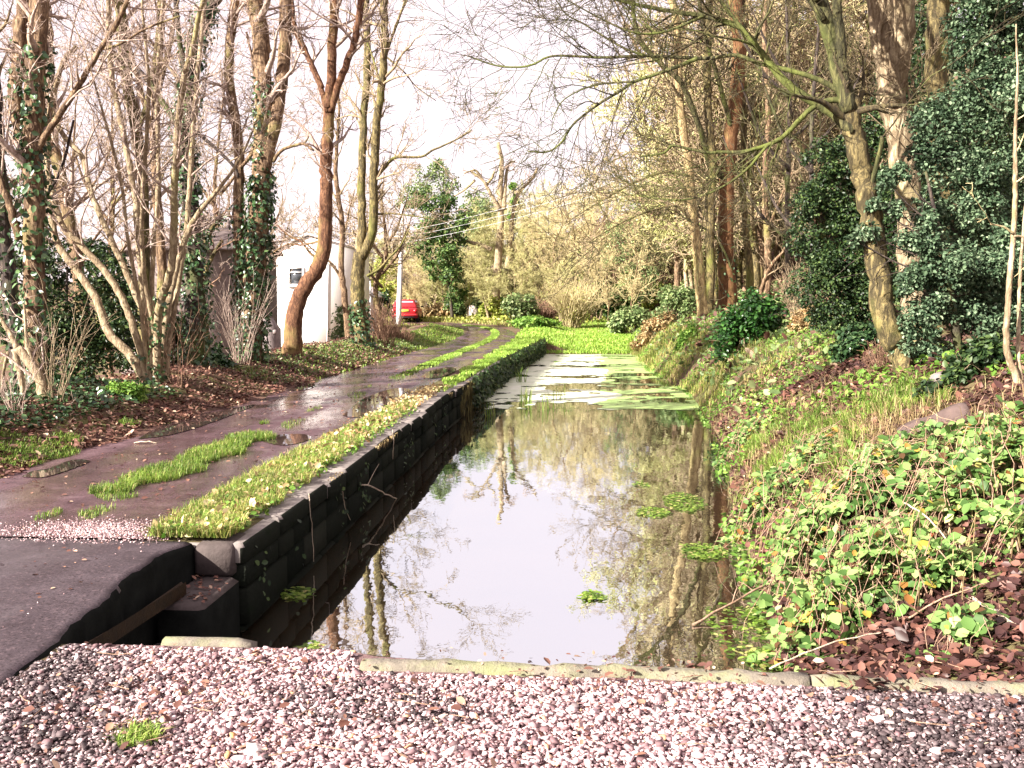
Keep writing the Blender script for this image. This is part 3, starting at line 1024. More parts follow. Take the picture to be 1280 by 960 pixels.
rf = MB().add(V, [(6, 7, 8, 9), (9, 8, 10, 11), (0, 3, 2, 1), (3, 5, 4, 2), (0, 1, 7, 6), (1, 2, 8, 7), (2, 4, 10, 8), (4, 5, 11, 10), (5, 3, 9, 11), (3, 0, 6, 9)]).build('roof', M['greystone'], shed)
for kx in range(3):
    x = sx1 - .1 - kx * .45
    fb = MB()
    tubes([(np.array([[(x, SY + 2, rt_ + .38), (x, SY + 2, rt_ + .5), (x, SY + 2, rt_ + .58), (x, SY + 2, rt_ + .7)]]), np.array([[.10, .05, .08, .01]]), 8)], fb)
    fb.build('finial', M['greystone'], shed)

# stone gatepost behind the ivied twin trunk
gp = P(336, 444, 27)
gpe = empty('stone_gatepost', (gp[0], 27, hz(gp[0], 27) - .2), 'pale grey stone gatepost with sloping shoulder beside the ivied twin trunk', 'gatepost')
zb_, xL, xR = gp[2] - .3, P(322, 440, 27)[0], P(345, 440, 27)[0]
zt, zs = P(330, 398, 27)[2], P(345, 412, 27)[2]
V = []
for y in (27, 27.5):
    V += [(xL, y, zb_), (xR, y, zb_), (xR, y, zs), (xR - .22, y, zt), (xL, y, zt)]
MB().add(V, [(0, 1, 2, 3, 4), (9, 8, 7, 6, 5), (1, 6, 7, 2), (2, 7, 8, 3), (3, 8, 9, 4), (0, 4, 9, 5)]).build('shaft', M['palestone'], gpe)
MB().box((xR - .02, 26.98, zs - .06), (.10, .06, .12), 0, .02).build('hinge_block', M['palestone'], gpe)

# utility pole and wires
PY_ = 57.0
pb, pt = P(498, 402, PY_), P(503.5, 255, PY_)
pb[2] = hz(pb[0], pb[1]) - .1
pole = empty('utility_pole', pb, 'pale weathered utility pole beside the red car', 'pole')
mb = MB()
tubes([(resample([pb, (pb + pt) / 2, pt], 10)[None], np.linspace(.16, .11, 10)[None], 10)], mb)
mb.build('post', M['pole'], pole, True)
zat = P(503, 296, PY_)[2]
xat = P(502.5, 296, PY_)[0]
MB().box((xat, PY_ - .16, zat), (.9, .09, .1), 0, .01).build('crossarm', M['pole'], pole)
for k, dx in enumerate((-.36, 0, .36)):
    ib = MB()
    tubes([(np.array([[(xat + dx, PY_ - .16, zat + .05), (xat + dx, PY_ - .16, zat + .12), (xat + dx, PY_ - .16, zat + .17), (xat + dx, PY_ - .16, zat + .22)]]), np.array([[.02, .05, .05, .02]]), 6)], ib)
    ib.build('insulator', M['dark_trim'], pole)
for k, (dx, wl_) in enumerate(((-.36, 'topmost'), (0, 'middle'), (.36, 'lowest'))):
    e_ = P(800, 207 + k * 9, 50)
    s_ = np.array([xat + dx, PY_ - .16, zat + .2 - k * .25])
    pts = np.array([s_ + (e_ - s_) * u + np.array([0, 0, -1.1 * u * (1 - u)]) for u in np.linspace(0, 1, 14)])
    mb = MB()
    tubes([(pts[None], np.full((1, 14), .008), 5)], mb)
    tag(mb.build('overhead_wire', M['wire']), wl_ + ' of three pale overhead wires crossing in front of the ivied trees', 'wire', 'overhead wires from the pole')

# car (rear towards the camera) -------------------------------------------------
cp_ = P(505.5, 401, 61.0)
cz_ = hz(cp_[0], cp_[1]) + .03
car = empty('parked_car', (0, 0, 0), 'red estate car parked by the pale pole, rear end facing the lane', 'car')


def loft(secs, closed_ends=True):
    """secs: list of (y, [(x,z)...]) outlines with the same number of points"""
    k = len(secs[0][1])
    V = [(x, y, z) for y, o in secs for x, z in o]
    Fc = [(i * k + j, i * k + (j + 1) % k, (i + 1) * k + (j + 1) % k, (i + 1) * k + j) for i in range(len(secs) - 1) for j in range(k)]
    if closed_ends:
        Fc += [tuple(range(k))[::-1], tuple((len(secs) - 1) * k + np.arange(k))]
    return V, Fc


def csec(w, z0, z1, r=.1, wt=None):
    wt = w if wt is None else wt
    return [(-w + .06, z0), (w - .06, z0), (w, z0 + .1), (w + .02, (z0 + z1) * .5), (wt, z1 - r), (wt - r, z1), (-wt + r, z1), (-wt, z1 - r), (-w - .02, (z0 + z1) * .5), (-w, z0 + .1)]


V, Fc = loft([(0.0, csec(.74, .36, .84, .06)), (.06, csec(.79, .28, .90, .08)), (.6, csec(.81, .24, .93)), (2.3, csec(.82, .22, .93)), (3.3, csec(.80, .24, .88)), (4.0, csec(.74, .28, .74)), (4.2, csec(.66, .36, .66, .06))])
V2, F2 = loft([(.10, csec(.72, .86, .93, .04, .70)), (.32, csec(.72, .86, 1.34, .08, .58)), (.5, csec(.73, .86, 1.40, .09, .59)), (1.9, csec(.73, .86, 1.41, .09, .59)), (2.2, csec(.73, .86, 1.36, .08, .58)), (2.95, csec(.72, .86, .92, .03, .70))])
MB().add(V, Fc).add(V2, F2).build('body', M['red_paint'], car, False)
MB().add([(-.58, .125, .95), (.58, .125, .95), (.50, .295, 1.30), (-.50, .295, 1.30)], [(0, 1, 2, 3)]).add([(-.58, .14, .95), (.58, .14, .95), (.50, .31, 1.30), (-.50, .31, 1.30)], [(3, 2, 1, 0)]).build('rear_window', M['car_glass'], car)
for s in (-1, 1):
    a_ = [(s * .765, .55, .96), (s * .765, 2.6, .96), (s * .625, 2.1, 1.33), (s * .625, .6, 1.33)]
    V = a_ + [(x - s * .03, y, z) for x, y, z in a_]
    MB().add(V, [(0, 1, 2, 3) if s > 0 else (3, 2, 1, 0), (4, 5, 6, 7), (0, 4, 5, 1), (1, 5, 6, 2), (2, 6, 7, 3), (3, 7, 4, 0)]).build('side_window', M['car_glass'], car)
    MB().box((s * .655, -.005, .70), (.17, .09, .20), 0, .03).build('tail_light', M['lamp_red'], car)
    MB().box((s * .90, 2.35, .97), (.16, .08, .11), 0, .03).build('wing_mirror', M['dark_trim'], car)
    for y in (.72, 3.35):
        wb = MB()
        prof = [(-.10, .20), (-.10, .27), (-.06, .295), (.06, .295), (.10, .27), (.10, .20)]
        na = 20
        V = [(s * .74 + u, y + r * math.cos(t), .295 + r * math.sin(t)) for t in np.arange(na) / na * 2 * math.pi for u, r in prof]
        wb.add(V, [(i * 6 + j, i * 6 + (j + 1) % 6, ((i + 1) % na) * 6 + (j + 1) % 6, ((i + 1) % na) * 6 + j) for i in range(na) for j in range(6)])
        wh = wb.build('wheel', M['black_rubber'], car)
        rb = MB()
        V = [(s * .83, y, .295)] + [(s * .80, y + .2 * math.cos(t), .295 + .2 * math.sin(t)) for t in np.arange(na) / na * 2 * math.pi]
        V += [(s * .66, y, .295)] + [(s * .66, y + .2 * math.cos(t), .295 + .2 * math.sin(t)) for t in np.arange(na) / na * 2 * math.pi]
        rb.add(V, [(0, 1 + i, 1 + (i + 1) % na) for i in range(na)] + [(na + 1, na + 2 + (i + 1) % na, na + 2 + i) for i in range(na)] + [(1 + i, 1 + (i + 1) % na, na + 2 + (i + 1) % na, na + 2 + i) for i in range(na)])
        rb.build('rim', M['alloy'], wh)
MB().box((0, -.05, .44), (1.58, .16, .17), 0, .05).build('bumper', M['red_paint'], car)
MB().box((0, -.03, .32), (1.30, .10, .09), 0, .03).build('valance', M['dark_trim'], car)
MB().box((0, -.035, .72), (.54, .03, .13), 0, .008).build('number_plate', M['plate_yellow'], car)
MB().box((0, .05, .855), (.5, .10, .03), 0, .01).build('tailgate_handle', M['dark_trim'], car)
car.location = (cp_[0], cp_[1], cz_)
car.rotation_euler = (0, 0, math.radians(4))

# ------------------------------------------------------------------ trees
def limb_world(px, Y, rng, slope=None, ext=0, start=None):
    px = [tuple(p) for p in px]
    if ext:
        (x0, y0), (x1, y1) = px[-2][:2], px[-1][:2]
        dx, dy = x1 - x0, y1 - y0
        l = math.hypot(dx, dy) + 1e-6
        dx, dy = dx / l, dy / l
        x, y = x1, y1
        for k in range(5):
            dx += rng.uniform(-.22, .22)
            dy = min(dy, -.2) - .12
            l = math.hypot(dx, dy)
            x += dx / l * ext / 5
            y += dy / l * ext / 5
            px.append((x, y))
    s = 0
    if slope is None:
        slope = rng.uniform(-.35, .35)
    out = []
    for k, p in enumerate(px):
        if k:
            s += math.hypot(p[0] - px[k - 1][0], p[1] - px[k - 1][1]) / F * Y
        out.append(P(p[0], p[1], Y + slope * s))
    out = np.array(out)
    if start is not None:
        out[0, 1:2] = start[1]
    return out


def ivy_leaves(mb, Pn, R, n, size, rng, t0=0., t1=1., spread=1.3):
    k = len(Pn)
    t = (t0 + (t1 - t0) * rng.random(n) ** 1.15) * (k - 1)
    i = np.minimum(t.astype(int), k - 2)
    f = (t - i)[:, None]
    c = Pn[i] * (1 - f) + Pn[i + 1] * f
    tan = Pn[i + 1] - Pn[i]
    tan /= np.linalg.norm(tan, axis=1, keepdims=True)
    rv = rng.standard_normal((n, 3))
    pr = rv - (rv * tan).sum(1, keepdims=True) * tan
    pr /= np.linalg.norm(pr, axis=1, keepdims=True)
    r = (R[i] * (1 - f[:, 0]) + R[i + 1] * f[:, 0]) * rng.uniform(1.0, spread, n) + .01
    leaf_mesh(mb, c + pr * r[:, None], pr + .5 * rng.standard_normal((n, 3)) + np.array([0, 0, .4]), size * rng.uniform(.6, 1.3, n), rng, droop=1.0)


def twigs_from(limbs, rng, rtip, k1=2.2, len1=(.5, 1.9), k2=5, k3=4, up=.04, wig=.16, ang=(25, 70), bias=None):
    """limbs: list of (P, R, tmin, lenmul)"""
    Pn = np.stack([resample(p, 16) for p, r, tm, ml in limbs])
    R = np.stack([np.interp(np.linspace(0, 1, 16), np.linspace(0, 1, len(r)), r) for p, r, tm, ml in limbs])
    tm = np.array([l[2] for l in limbs])
    ln = np.linalg.norm(np.diff(Pn, axis=1), axis=2).sum(1) * (1 - tm)
    mul = np.array([l[3] for l in limbs])
    cnt = np.maximum(1, np.round(ln * k1 * mul)).astype(int)
    a, ra = grow(Pn, R, cnt, rng, tm, len1, ang, wig, up, 9, .5, rtip, bias=bias)
    b, rb = grow(a, ra, np.full(len(a), k2), rng, .15, None, (25, 65), wig * 1.1, up, 7, .55, rtip, ratio=.55)
    gs = [(a, ra, 5), (b, rb, 4)]
    if k3 > 0:
        c, rc = grow(b, rb, np.full(len(b), k3), rng, .15, None, (25, 65), wig * 1.2, up, 5, .6, rtip, ratio=.55)
        gs.append((c, rc, 3))
    return gs


def tree(name, label, cat, limbs, Y, bark, twig, seed, group=None, k=(2.2, (.5, 1.9), 5, 4), ivy=(), crown=True, rtip=None, bias=None, sink=.12, up=.04, limb_bark=None):
    """limbs: (pixel points, start diameter px, end diameter px, tmin for twigs, extension px, slope)"""
    rng = np.random.default_rng(seed)
    W = []
    for i, L in enumerate(limbs):
        px, d0, d1, tm, ext = L[:5]
        slope = L[5] if len(L) > 5 else (0.02 if i == 0 else None)
        w = limb_world(px, Y, rng, slope, ext)
        if i == 0:
            w[0, 2] = min(w[0, 2], hz(w[0, 0], w[0, 1])) - sink
        n = max(14, int(len(w) * 5))
        q = resample(w, n)
        t = np.linspace(0, 1, n)
        rr = (d0 + (d1 - d0) * t ** .85) / 2 / F * Y
        if ext:
            rr *= np.where(t > .6, 1 - .6 * (t - .6) / .4, 1)
        if i == 0:
            rr *= 1 + .32 * np.exp(-t * 16)
        q[1:-1] += rng.normal(0, 1, (n - 2, 3)) * np.minimum(.012, rr[1:-1, None] * .12) * np.array([1, 1, .3])
        W.append((q, rr, tm, 1.0))
    root = empty(name, (W[0][0][0][0], W[0][0][0][1], W[0][0][0][2] + sink), label, cat, group)
    for i, (q, rr, tm, _) in enumerate(W):
        mb = MB()
        tubes([(q[None], rr[None], 12 if rr[0] > .05 else 7)], mb)
        mb.build('trunk' if i == 0 else 'limb', M[bark if i == 0 or not limb_bark else limb_bark], root, True)
    if crown:
        rtip = rtip or max(.0022, .00019 * Y)
        gs = twigs_from(W, rng, rtip, k[0], k[1], k[2], k[3], bias=bias, up=up)
        mb = MB()
        tubes(gs, mb)
        mb.build('crown', M[twig], root)
    if ivy:
        mb = MB()
        for li, t0, t1, n, size, spread in ivy:
            ivy_leaves(mb, W[li][0], W[li][1], n, size, rng, t0, t1, spread)
        mb.build('ivy', M['ivy'], root)
    return root, W


def D(px, py):
    return hit(px, py)[1]


Y1 = 13.0
tree('bare_tree', 'thick twin-stemmed ivied tree at the far left edge', 'tree', [
    ([(46, 500), (45, 400), (43, 300), (42, 220), (42, 150), (45, 80), (49, 0)], 27, 21, .3, 420),
    ([(42, 230), (28, 170), (18, 125), (24, 70), (30, 0)], 18, 15, .3, 380, .12),
    ([(38, 200), (70, 150), (100, 105), (125, 62), (145, 32), (163, -8)], 9, 5, .2, 120, -.15),
    ([(125, 62), (150, 55), (182, 36), (225, 20)], 4, 2, .1, 0),
    ([(24, 300), (10, 250), (-14, 190)], 10, 7, .1, 60, -.1)], Y1, 'bark_tan', 'twig_pale', 11, k=(4.5, (.5, 1.8), 7, 4),
    ivy=[(0, .0, .5, 1100, .09, 1.8), (1, 0, .3, 150, .08, 1.5)])
tree('bare_tree', 'dark shaded trunk leaning out of the left edge of the lane', 'tree', [
    ([(32, 505), (18, 400), (6, 300), (-2, 200), (-8, 100), (-12, 0)], 22, 14, .25, 300),
    ([(8, 320), (40, 270), (75, 215), (92, 150)], 5, 3, .2, 0, -.2)], 13.8, 'bark_dark', 'twig_tan', 12, ivy=[(0, 0, .45, 500, .08, 1.7)])  # dark bark colour carries the shade this trunk stands in
tree('coppice_stump', 'low pale cut stump with splayed stems at the far left', 'stump', [
    ([(58, 496), (48, 470), (36, 452), (22, 436)], 15, 11, .1, 0),
    ([(18, 436), (24, 460), (28, 478), (30, 506)], 9, 8, .9, 0, .02),
    ([(22, 436), (8, 410), (-8, 385)], 8, 4, .2, 0),
    ([(44, 462), (34, 430), (30, 380)], 6, 3, .2, 0),
    ([(10, 440), (4, 470), (2, 505)], 4, 4, .9, 0)], 11.8, 'bark_pale', 'twig_pale', 13, k=(4, (.4, 1.1), 4, 3))
YH = 15.0
tree('hazel_tree', 'many-stemmed hazel clump fanning out beside the leafy left verge', 'tree', [
    ([(186, 482), (170, 418), (142, 354), (100, 305), (78, 281), (62, 225), (50, 150)], 10, 6, .25, 120),
    ([(190, 484), (188, 420), (167, 362), (146, 315), (117, 250), (103, 198), (74, 161), (55, 100)], 9, 5, .3, 200),
    ([(195, 486), (184, 400), (176, 330), (171, 280), (168, 240), (154, 167), (141, 104), (137, 60), (135, 0)], 9, 6, .3, 200),
    ([(183, 474), (160, 440), (133, 412), (123, 376), (100, 344), (71, 302), (64, 262), (60, 200), (62, 143), (78, 80), (96, 58)], 12, 6, .4, 0, .05),
    ([(197, 486), (198, 396), (210, 350), (216, 328), (218, 250), (222, 170), (230, 100)], 11, 6, .3, 220),
    ([(203, 486), (205, 420), (222, 330), (242, 276), (262, 250), (290, 215)], 10, 5, .3, 60),
    ([(207, 486), (212, 420), (222, 360), (235, 270), (240, 180), (250, 60), (256, 0)], 8, 5, .35, 200),
    ([(188, 486), (182, 440), (175, 380), (160, 300), (150, 220), (120, 110)], 6, 3, .3, 100),
    ([(192, 486), (190, 400), (192, 310), (198, 220), (196, 110), (204, 0)], 7, 4, .3, 200),
    ([(200, 486), (194, 420), (180, 340), (178, 250), (186, 120), (178, 10)], 6, 4, .3, 150)], YH, 'bark_pale', 'twig_pale', 14,
    k=(3.2, (.4, 1.8), 6, 4), ivy=[(4, 0, .25, 160, .07, 2.2), (0, 0, .1, 60, .07, 2)], up=.06)
for kx, (lab, lm, yy, bk, sd_) in enumerate((
        ('straight smooth olive trunk rising behind the middle of the hazel clump', [([(183, 470), (181, 375), (180, 300), (179, 234), (170, 160), (158, 90), (151, 0)], 16, 11, .3, 300), ([(172, 170), (190, 100), (200, 20)], 7, 5, .2, 200)], 19, 'bark_olive', 31),
        ('slanting bare trunk rising from behind the dark leaning hazel stem', [([(112, 480), (104, 400), (96, 320), (82, 250), (68, 180), (62, 90), (56, 0)], 18, 11, .3, 300)], 18, 'bark_tan', 32),
        ('tall forked bare trunk between the hazel stems and the ivy-wrapped trunk', [([(204, 460), (202, 330), (196, 240), (194, 170), (198, 80), (202, 0)], 13, 9, .3, 300), ([(194, 180), (170, 90), (150, 20), (128, -20)], 7, 5, .2, 200), ([(197, 120), (214, 50), (222, -10)], 6, 4, .2, 150)], 22, 'bark_tan', 33))):
    tree('bare_tree', lab, 'tree', lm, yy, bk, 'twig_pale', sd_, k=(3.0, (.5, 1.9), 6, 4))
tree('bare_tree', 'ivy-wrapped trunk behind the right side of the hazel clump', 'tree', [
    ([(246, 468), (244, 380), (241, 300), (236, 230), (232, 150), (243, 65), (264, 5)], 24, 13, .35, 300),
    ([(234, 176), (215, 145), (182, 97), (160, 76), (128, 66)], 9, 4, .2, 0, .1),
    ([(236, 160), (254, 172), (290, 205), (298, 222)], 5, 4, .3, 0, .1),
    ([(240, 120), (226, 60), (218, -10)], 7, 5, .2, 250)], 17.5, 'bark_dark', 'twig_tan', 15, ivy=[(0, 0, .62, 2600, .085, 2.0)])
tree('bare_tree', 'short mossy dead stem beside the brown outbuilding', 'tree', [
    ([(258, 432), (256, 400), (252, 370), (251, 335), (262, 290), (280, 268)], 12, 6, .5, 0),
    ([(253, 350), (266, 320), (278, 300)], 7, 4, .4, 0)], 19, 'bark_olive', 'twig_red', 16, k=(4, (.4, 1.0), 5, 3), ivy=[(0, .5, 1, 250, .07, 2.5)])
YT = 20.0
tree('bare_tree', 'tall twin-stemmed tree with its foot wrapped in ivy before the gatepost', 'tree', [
    ([(311, 450), (314, 400), (318, 350), (322, 300), (326, 239), (329, 150), (328, 100), (324, 40), (319, 0)], 28, 14, .3, 420),
    ([(329, 215), (338, 180), (345, 150), (353, 93), (357, 40), (358, 0)], 17, 12, .3, 380, .08),
    ([(306, 440), (300, 350), (298, 247), (299, 187), (293, 140), (286, 99), (289, 40), (294, 0)], 15, 9, .35, 300, .05),
    ([(300, 210), (316, 190), (322, 160), (318, 90), (308, 40)], 5, 3, .3, 0, .1),
    ([(341, 202), (352, 188), (368, 182), (380, 180), (392, 188)], 5, 3, .2, 0, -.2),
    ([(380, 180), (384, 174), (386, 170)], 2.5, 1.5, .5, 0)], YT, 'bark_tan', 'twig_pale', 17, k=(3.4, (.5, 2.0), 6, 4),
    ivy=[(0, 0, .28, 2300, .10, 1.6), (0, .25, .42, 350, .09, 1.35), (2, 0, .25, 500, .09, 1.8)])
Y7 = 22.5
tree('bare_tree', 'sharply curved reddish-brown trunk in front of the white house', 'tree', [
    ([(365, 446), (366, 415), (370, 385), (379, 362), (392, 342), (403, 322), (407, 290), (408, 240), (408, 200), (411, 150), (412, 125)], 23, 13, .75, 0),
    ([(411, 135), (414, 90), (417, 40), (420, 0)], 12, 9, .15, 360, .05),
    ([(414, 140), (424, 104), (436, 72), (443, 50), (449, 20), (452, 0)], 9, 7, .15, 330, -.1),
    ([(410, 140), (398, 101), (386, 74), (377, 52), (370, 38)], 7, 5, .15, 200, .2),
    ([(404, 110), (384, 66), (370, 40), (366, 5)], 5, 3, .15, 120, -.2),
    ([(406, 325), (390, 318), (376, 302), (360, 294), (345, 280)], 4, 1.5, .1, 0, .1),
    ([(404, 300), (380, 306), (358, 306), (338, 318)], 3, 1.2, .1, 0, .15)], Y7, 'bark_red', 'twig_pale', 18, k=(3.6, (.5, 2.1), 6, 4))
Y8 = 29.0
tree('bare_tree', 'forked bare tree with an ivied foot left of the pole', 'tree', [
    ([(455, 432), (449, 390), (447, 360), (448, 330), (450, 315)], 19, 16, .95, 0),
    ([(449, 325), (453, 283), (452, 239), (454, 159), (459, 80), (458, 0)], 11, 6, .1, 300, .1),
    ([(452, 322), (461, 305), (466, 283), (467, 235), (470, 165), (477, 106), (481, 66), (479, 0)], 12, 6, .1, 330, -.1),
    ([(470, 222), (482, 208), (494, 197), (526, 196), (540, 188), (552, 183), (575, 172), (590, 162)], 4.5, 1.5, .1, 0, -.3),
    ([(467, 268), (490, 267), (523, 271), (545, 275)], 3, 1, .1, 0, -.2),
    ([(459, 345), (474, 336), (486, 323), (500, 308), (512, 286)], 4, 1.5, .1, 0, -.25),
    ([(482, 70), (490, 47), (497, 27), (507, 0)], 4, 2, .1, 160, .1),
    ([(477, 110), (462, 60), (448, 40)], 3, 2, .1, 0),
    ([(484, 72), (505, 90), (520, 108), (545, 126)], 2.5, 1, .1, 0, -.2)], Y8, 'bark_olive', 'twig_tan', 19, k=(3.0, (.5, 2.2), 6, 4), ivy=[(0, 0, .5, 420, .11, 1.5)])
tree('bare_tree', 'slim crooked bare tree just left of the forked tree', 'tree', [
    ([(438, 430), (432, 380), (426, 330), (428, 280), (420, 220), (424, 140)], 9, 4, .2, 60),
    ([(428, 350), (415, 330), (398, 318), (378, 300)], 4, 1.5, .1, 0)], 33, 'bark_tan', 'twig_tan', 20, k=(2.4, (.6, 2.2), 5, 3))
for kx, (xb, yb, yy, h, lab) in enumerate(((318, 440, 40, 190, 'faint slender bare tree standing left of the house gable'), (428, 425, 50, 150, 'faint bare tree whose twigs show above the house roof'), (478, 405, 52, 150, 'thin bare tree just left of the pale pole'), (90, 470, 26, 330, 'thin bare tree far behind the left edge tree'), (140, 470, 30, 340, 'spindly tree behind the leaning hazel stems'), (275, 455, 34, 340, 'thin bare tree behind the brown outbuilding'))):
    r_ = random.Random(kx + 50)
    top = [(xb + r_.uniform(-10, 10), yb - h * u) for u in (.0, .3, .6, 1.0)]
    lm = [([(xb, yb)] + top[1:], 8, 3, .25, 40)] + [([(xb, yb - h * u), (xb + s * h * .12, yb - h * (u + .15)), (xb + s * h * .2, yb - h * (u + .35))], 4, 2, .1, 20) for u, s in ((.3, -1), (.42, 1), (.55, -.8), (.62, .9))]
    tree('bare_tree', lab, 'tree', lm, yy, 'bark_tan', 'twig_tan', 60 + kx, k=(3.0, (.6, 2.6), 6, 4))

# right bank trees
YR = D(1138, 459)
tree('bare_tree', 'mossy tree on the right bank with long limbs arching over the water', 'tree', [
    ([(1140, 462), (1126, 440), (1110, 415), (1102, 385), (1099, 350), (1093, 310), (1087, 260), (1080, 225), (1068, 173), (1060, 125)], 31, 24, .85, 0),
    ([(1062, 140), (1055, 110), (1046, 80), (1038, 48), (1022, 0)], 20, 17, .3, 420, .1),
    ([(1062, 135), (1056, 100), (1051, 53), (1046, 0)], 12, 9, .3, 300, -.1),
    ([(1066, 165), (1040, 142), (1012, 125), (990, 110), (972, 93), (956, 72), (945, 58), (928, 37), (912, 29), (880, 20), (851, 16), (806, 8), (774, 0), (740, -12)], 13, 3, .3, 0, .12),
    ([(1058, 124), (1041, 109), (1014, 96), (974, 85), (952, 80), (920, 69), (895, 72), (872, 73), (806, 70), (753, 72), (692, 70), (668, 80), (649, 84), (620, 82), (585, 70)], 7, 2, .25, 0, .2),
    ([(1060, 130), (1040, 125), (1012, 138), (980, 170), (960, 181), (928, 190), (900, 190), (886, 191), (860, 186), (840, 182), (830, 191), (800, 196)], 8, 2.5, .3, 0, .15),
    ([(872, 73), (850, 82), (820, 93), (793, 102), (775, 114), (753, 127), (735, 140), (718, 154), (708, 168), (702, 178), (684, 190), (660, 189)], 5.5, 2, .15, 0, .25),
    ([(793, 102), (760, 104), (738, 108), (715, 118), (700, 130), (690, 150)], 3, 1.2, .1, 0, .2),
    ([(806, 70), (780, 60), (752, 44), (730, 30), (708, 18), (695, 0)], 3.5, 1.5, .1, 0, .1),
    ([(1030, 25), (990, -30), (940, -70), (880, -100), (800, -120), (745, -115)], 8, 2, .1, 0, .15),
    ([(945, 58), (915, 20), (880, -18), (820, -50), (760, -66)], 5, 2, .1, 0, .05),
    ([(1022, 0), (985, -90), (920, -165), (830, -220), (750, -245)], 8, 2, .1, 0, .2),
    ([(880, 20), (830, 40), (790, 40), (745, 20), (700, -5)], 4, 1.5, .1, 0, -.1),
    ([(960, 181), (930, 215), (890, 240), (850, 250), (800, 245)], 4, 1.5, .1, 0, .2),
    ([(1085, 250), (1102, 180), (1102, 170)], 7, 5, .9, 0, -.2)], YR, 'bark_olive', 'twig_moss', 21, limb_bark='bark_moss', k=(8.0, (.4, 1.8), 7, 4), bias=(0, 0, -.2), up=.0)
tree('bare_tree', 'thick pale trunk laced with dead vine stems among the hollies', 'tree', [
    ([(1146, 450), (1140, 380), (1136, 318), (1135, 257), (1130, 225), (1124, 170), (1117, 125), (1110, 75), (1103, 0)], 24, 46, .7, 400),
    ([(1116, 130), (1124, 70), (1130, 0)], 26, 22, .5, 300),
    ([(1128, 200), (1112, 150), (1120, 100), (1100, 60), (1104, 0)], 3.5, 3.5, .1, 80, -.05),
    ([(1136, 260), (1122, 190), (1130, 140), (1122, 90), (1118, 0)], 3, 3, .1, 80, -.22),
    ([(1140, 140), (1130, 80), (1122, 0)], 3, 3, .1, 80, -.3)], YR + 1.6, 'bark_pale', 'twig_tan', 22, k=(3.0, (.4, 1.3), 5, 3))
tree('bare_tree', 'brown trunk with a crooked dark limb behind the hollies at upper right', 'tree', [
    ([(1180, 440), (1178, 300), (1175, 150), (1170, 60), (1174, 0)], 26, 26, .5, 300),
    ([(1172, 72), (1186, 45), (1190, 20), (1198, 0)], 7, 6, .4, 60, -.2),
    ([(1176, 90), (1200, 60), (1225, 20), (1240, -10)], 7, 4, .4, 60, -.2)], YR + 3.0, 'bark_olive', 'twig_moss', 23)
tree('sapling', 'slender pale sapling with two stems at the right edge', 'sapling', [
    ([(1286, 492), (1270, 470), (1259, 440), (1259, 400), (1262, 350), (1267, 294), (1269, 230), (1269, 170), (1272, 90)], 9, 4, .4, 60),
    ([(1280, 488), (1274, 460), (1273, 420), (1275, 350), (1280, 270)], 6, 3, .5, 40),
    ([(1267, 292), (1255, 284), (1238, 280)], 3, 2, .5, 0),
    ([(1268, 295), (1280, 296), (1290, 300)], 3, 2, .5, 0)], 8.0, 'bark_pale', 'twig_yellow', 24, k=(1.5, (.3, .7), 3, 2))
YM = D(884, 396)
tree('bare_tree', 'pale yellow-brown twin trunk leaning left at the water side', 'tree', [
    ([(880, 398), (875, 355), (871, 304), (866, 270), (860, 205), (850, 130), (846, 40)], 13, 7, .4, 330),
    ([(885, 398), (888, 340), (887, 296), (890, 200), (884, 110), (886, 20)], 12, 7, .4, 330, .05),
    ([(864, 250), (840, 215), (815, 195), (790, 190), (760, 205)], 4, 1.5, .1, 0),
    ([(870, 290), (852, 262), (836, 258), (800, 268), (770, 282), (740, 300)], 4, 1.5, .1, 0),
    ([(862, 220), (830, 215), (790, 230), (745, 255), (705, 280)], 4, 1.2, .1, 0)], YM, 'bark_yellow', 'twig_tan', 25, limb_bark='bark_olive', k=(2.2, (.6, 2.2), 6, 4), bias=(-.5, 0, 0))
tree('bare_tree', 'stout orange-brown trunk just right of the pale twin trunk', 'tree', [
    ([(907, 392), (909, 363), (907, 310), (908, 240), (912, 173), (920, 120), (924, 53), (918, 0)], 20, 13, .45, 380),
    ([(909, 240), (922, 205), (945, 192), (975, 160)], 6, 3, .2, 0),
    ([(906, 225), (886, 200), (878, 170), (866, 138), (852, 104), (828, 82), (800, 50), (790, 0)], 8, 4, .15, 120),
    ([(914, 160), (898, 100), (880, 40), (872, -10)], 6, 4, .15, 150),
    ([(918, 366), (912, 330), (897, 300), (880, 285), (860, 275), (842, 262)], 4, 1.5, .2, 0)], YM + .7, 'bark_orange', 'twig_moss', 26, limb_bark='bark_moss', k=(2.2, (.6, 2.2), 6, 4), ivy=[(0, 0, .12, 160, .1, 1.6)])
tree('bare_tree', 'slim greenish trunk right of the stout orange-brown trunk', 'tree', [
    ([(938, 385), (937, 336), (932, 283), (928, 230), (930, 150), (926, 60), (928, 0)], 9, 5, .4, 300),
    ([(930, 200), (950, 150), (965, 90), (985, 30)], 4, 2, .1, 60)], YM + 1.5, 'bark_olive', 'twig_moss', 27, k=(2.2, (.6, 2.0), 5, 4))
tree('bare_tree', 'thin brown tree with a pale forked side stem near the laurel bush', 'tree', [
    ([(956, 388), (960, 331), (959, 296), (956, 230), (960, 140), (955, 40)], 9, 5, .4, 200),
    ([(950, 388), (952, 360), (962, 335), (978, 315), (986, 304), (1000, 292)], 5, 3, .3, 0, -.1),
    ([(958, 290), (975, 250), (990, 215)], 4, 2, .1, 0)], YM - 2, 'bark_tan', 'twig_tan', 28, k=(2.6, (.5, 1.6), 6, 4))
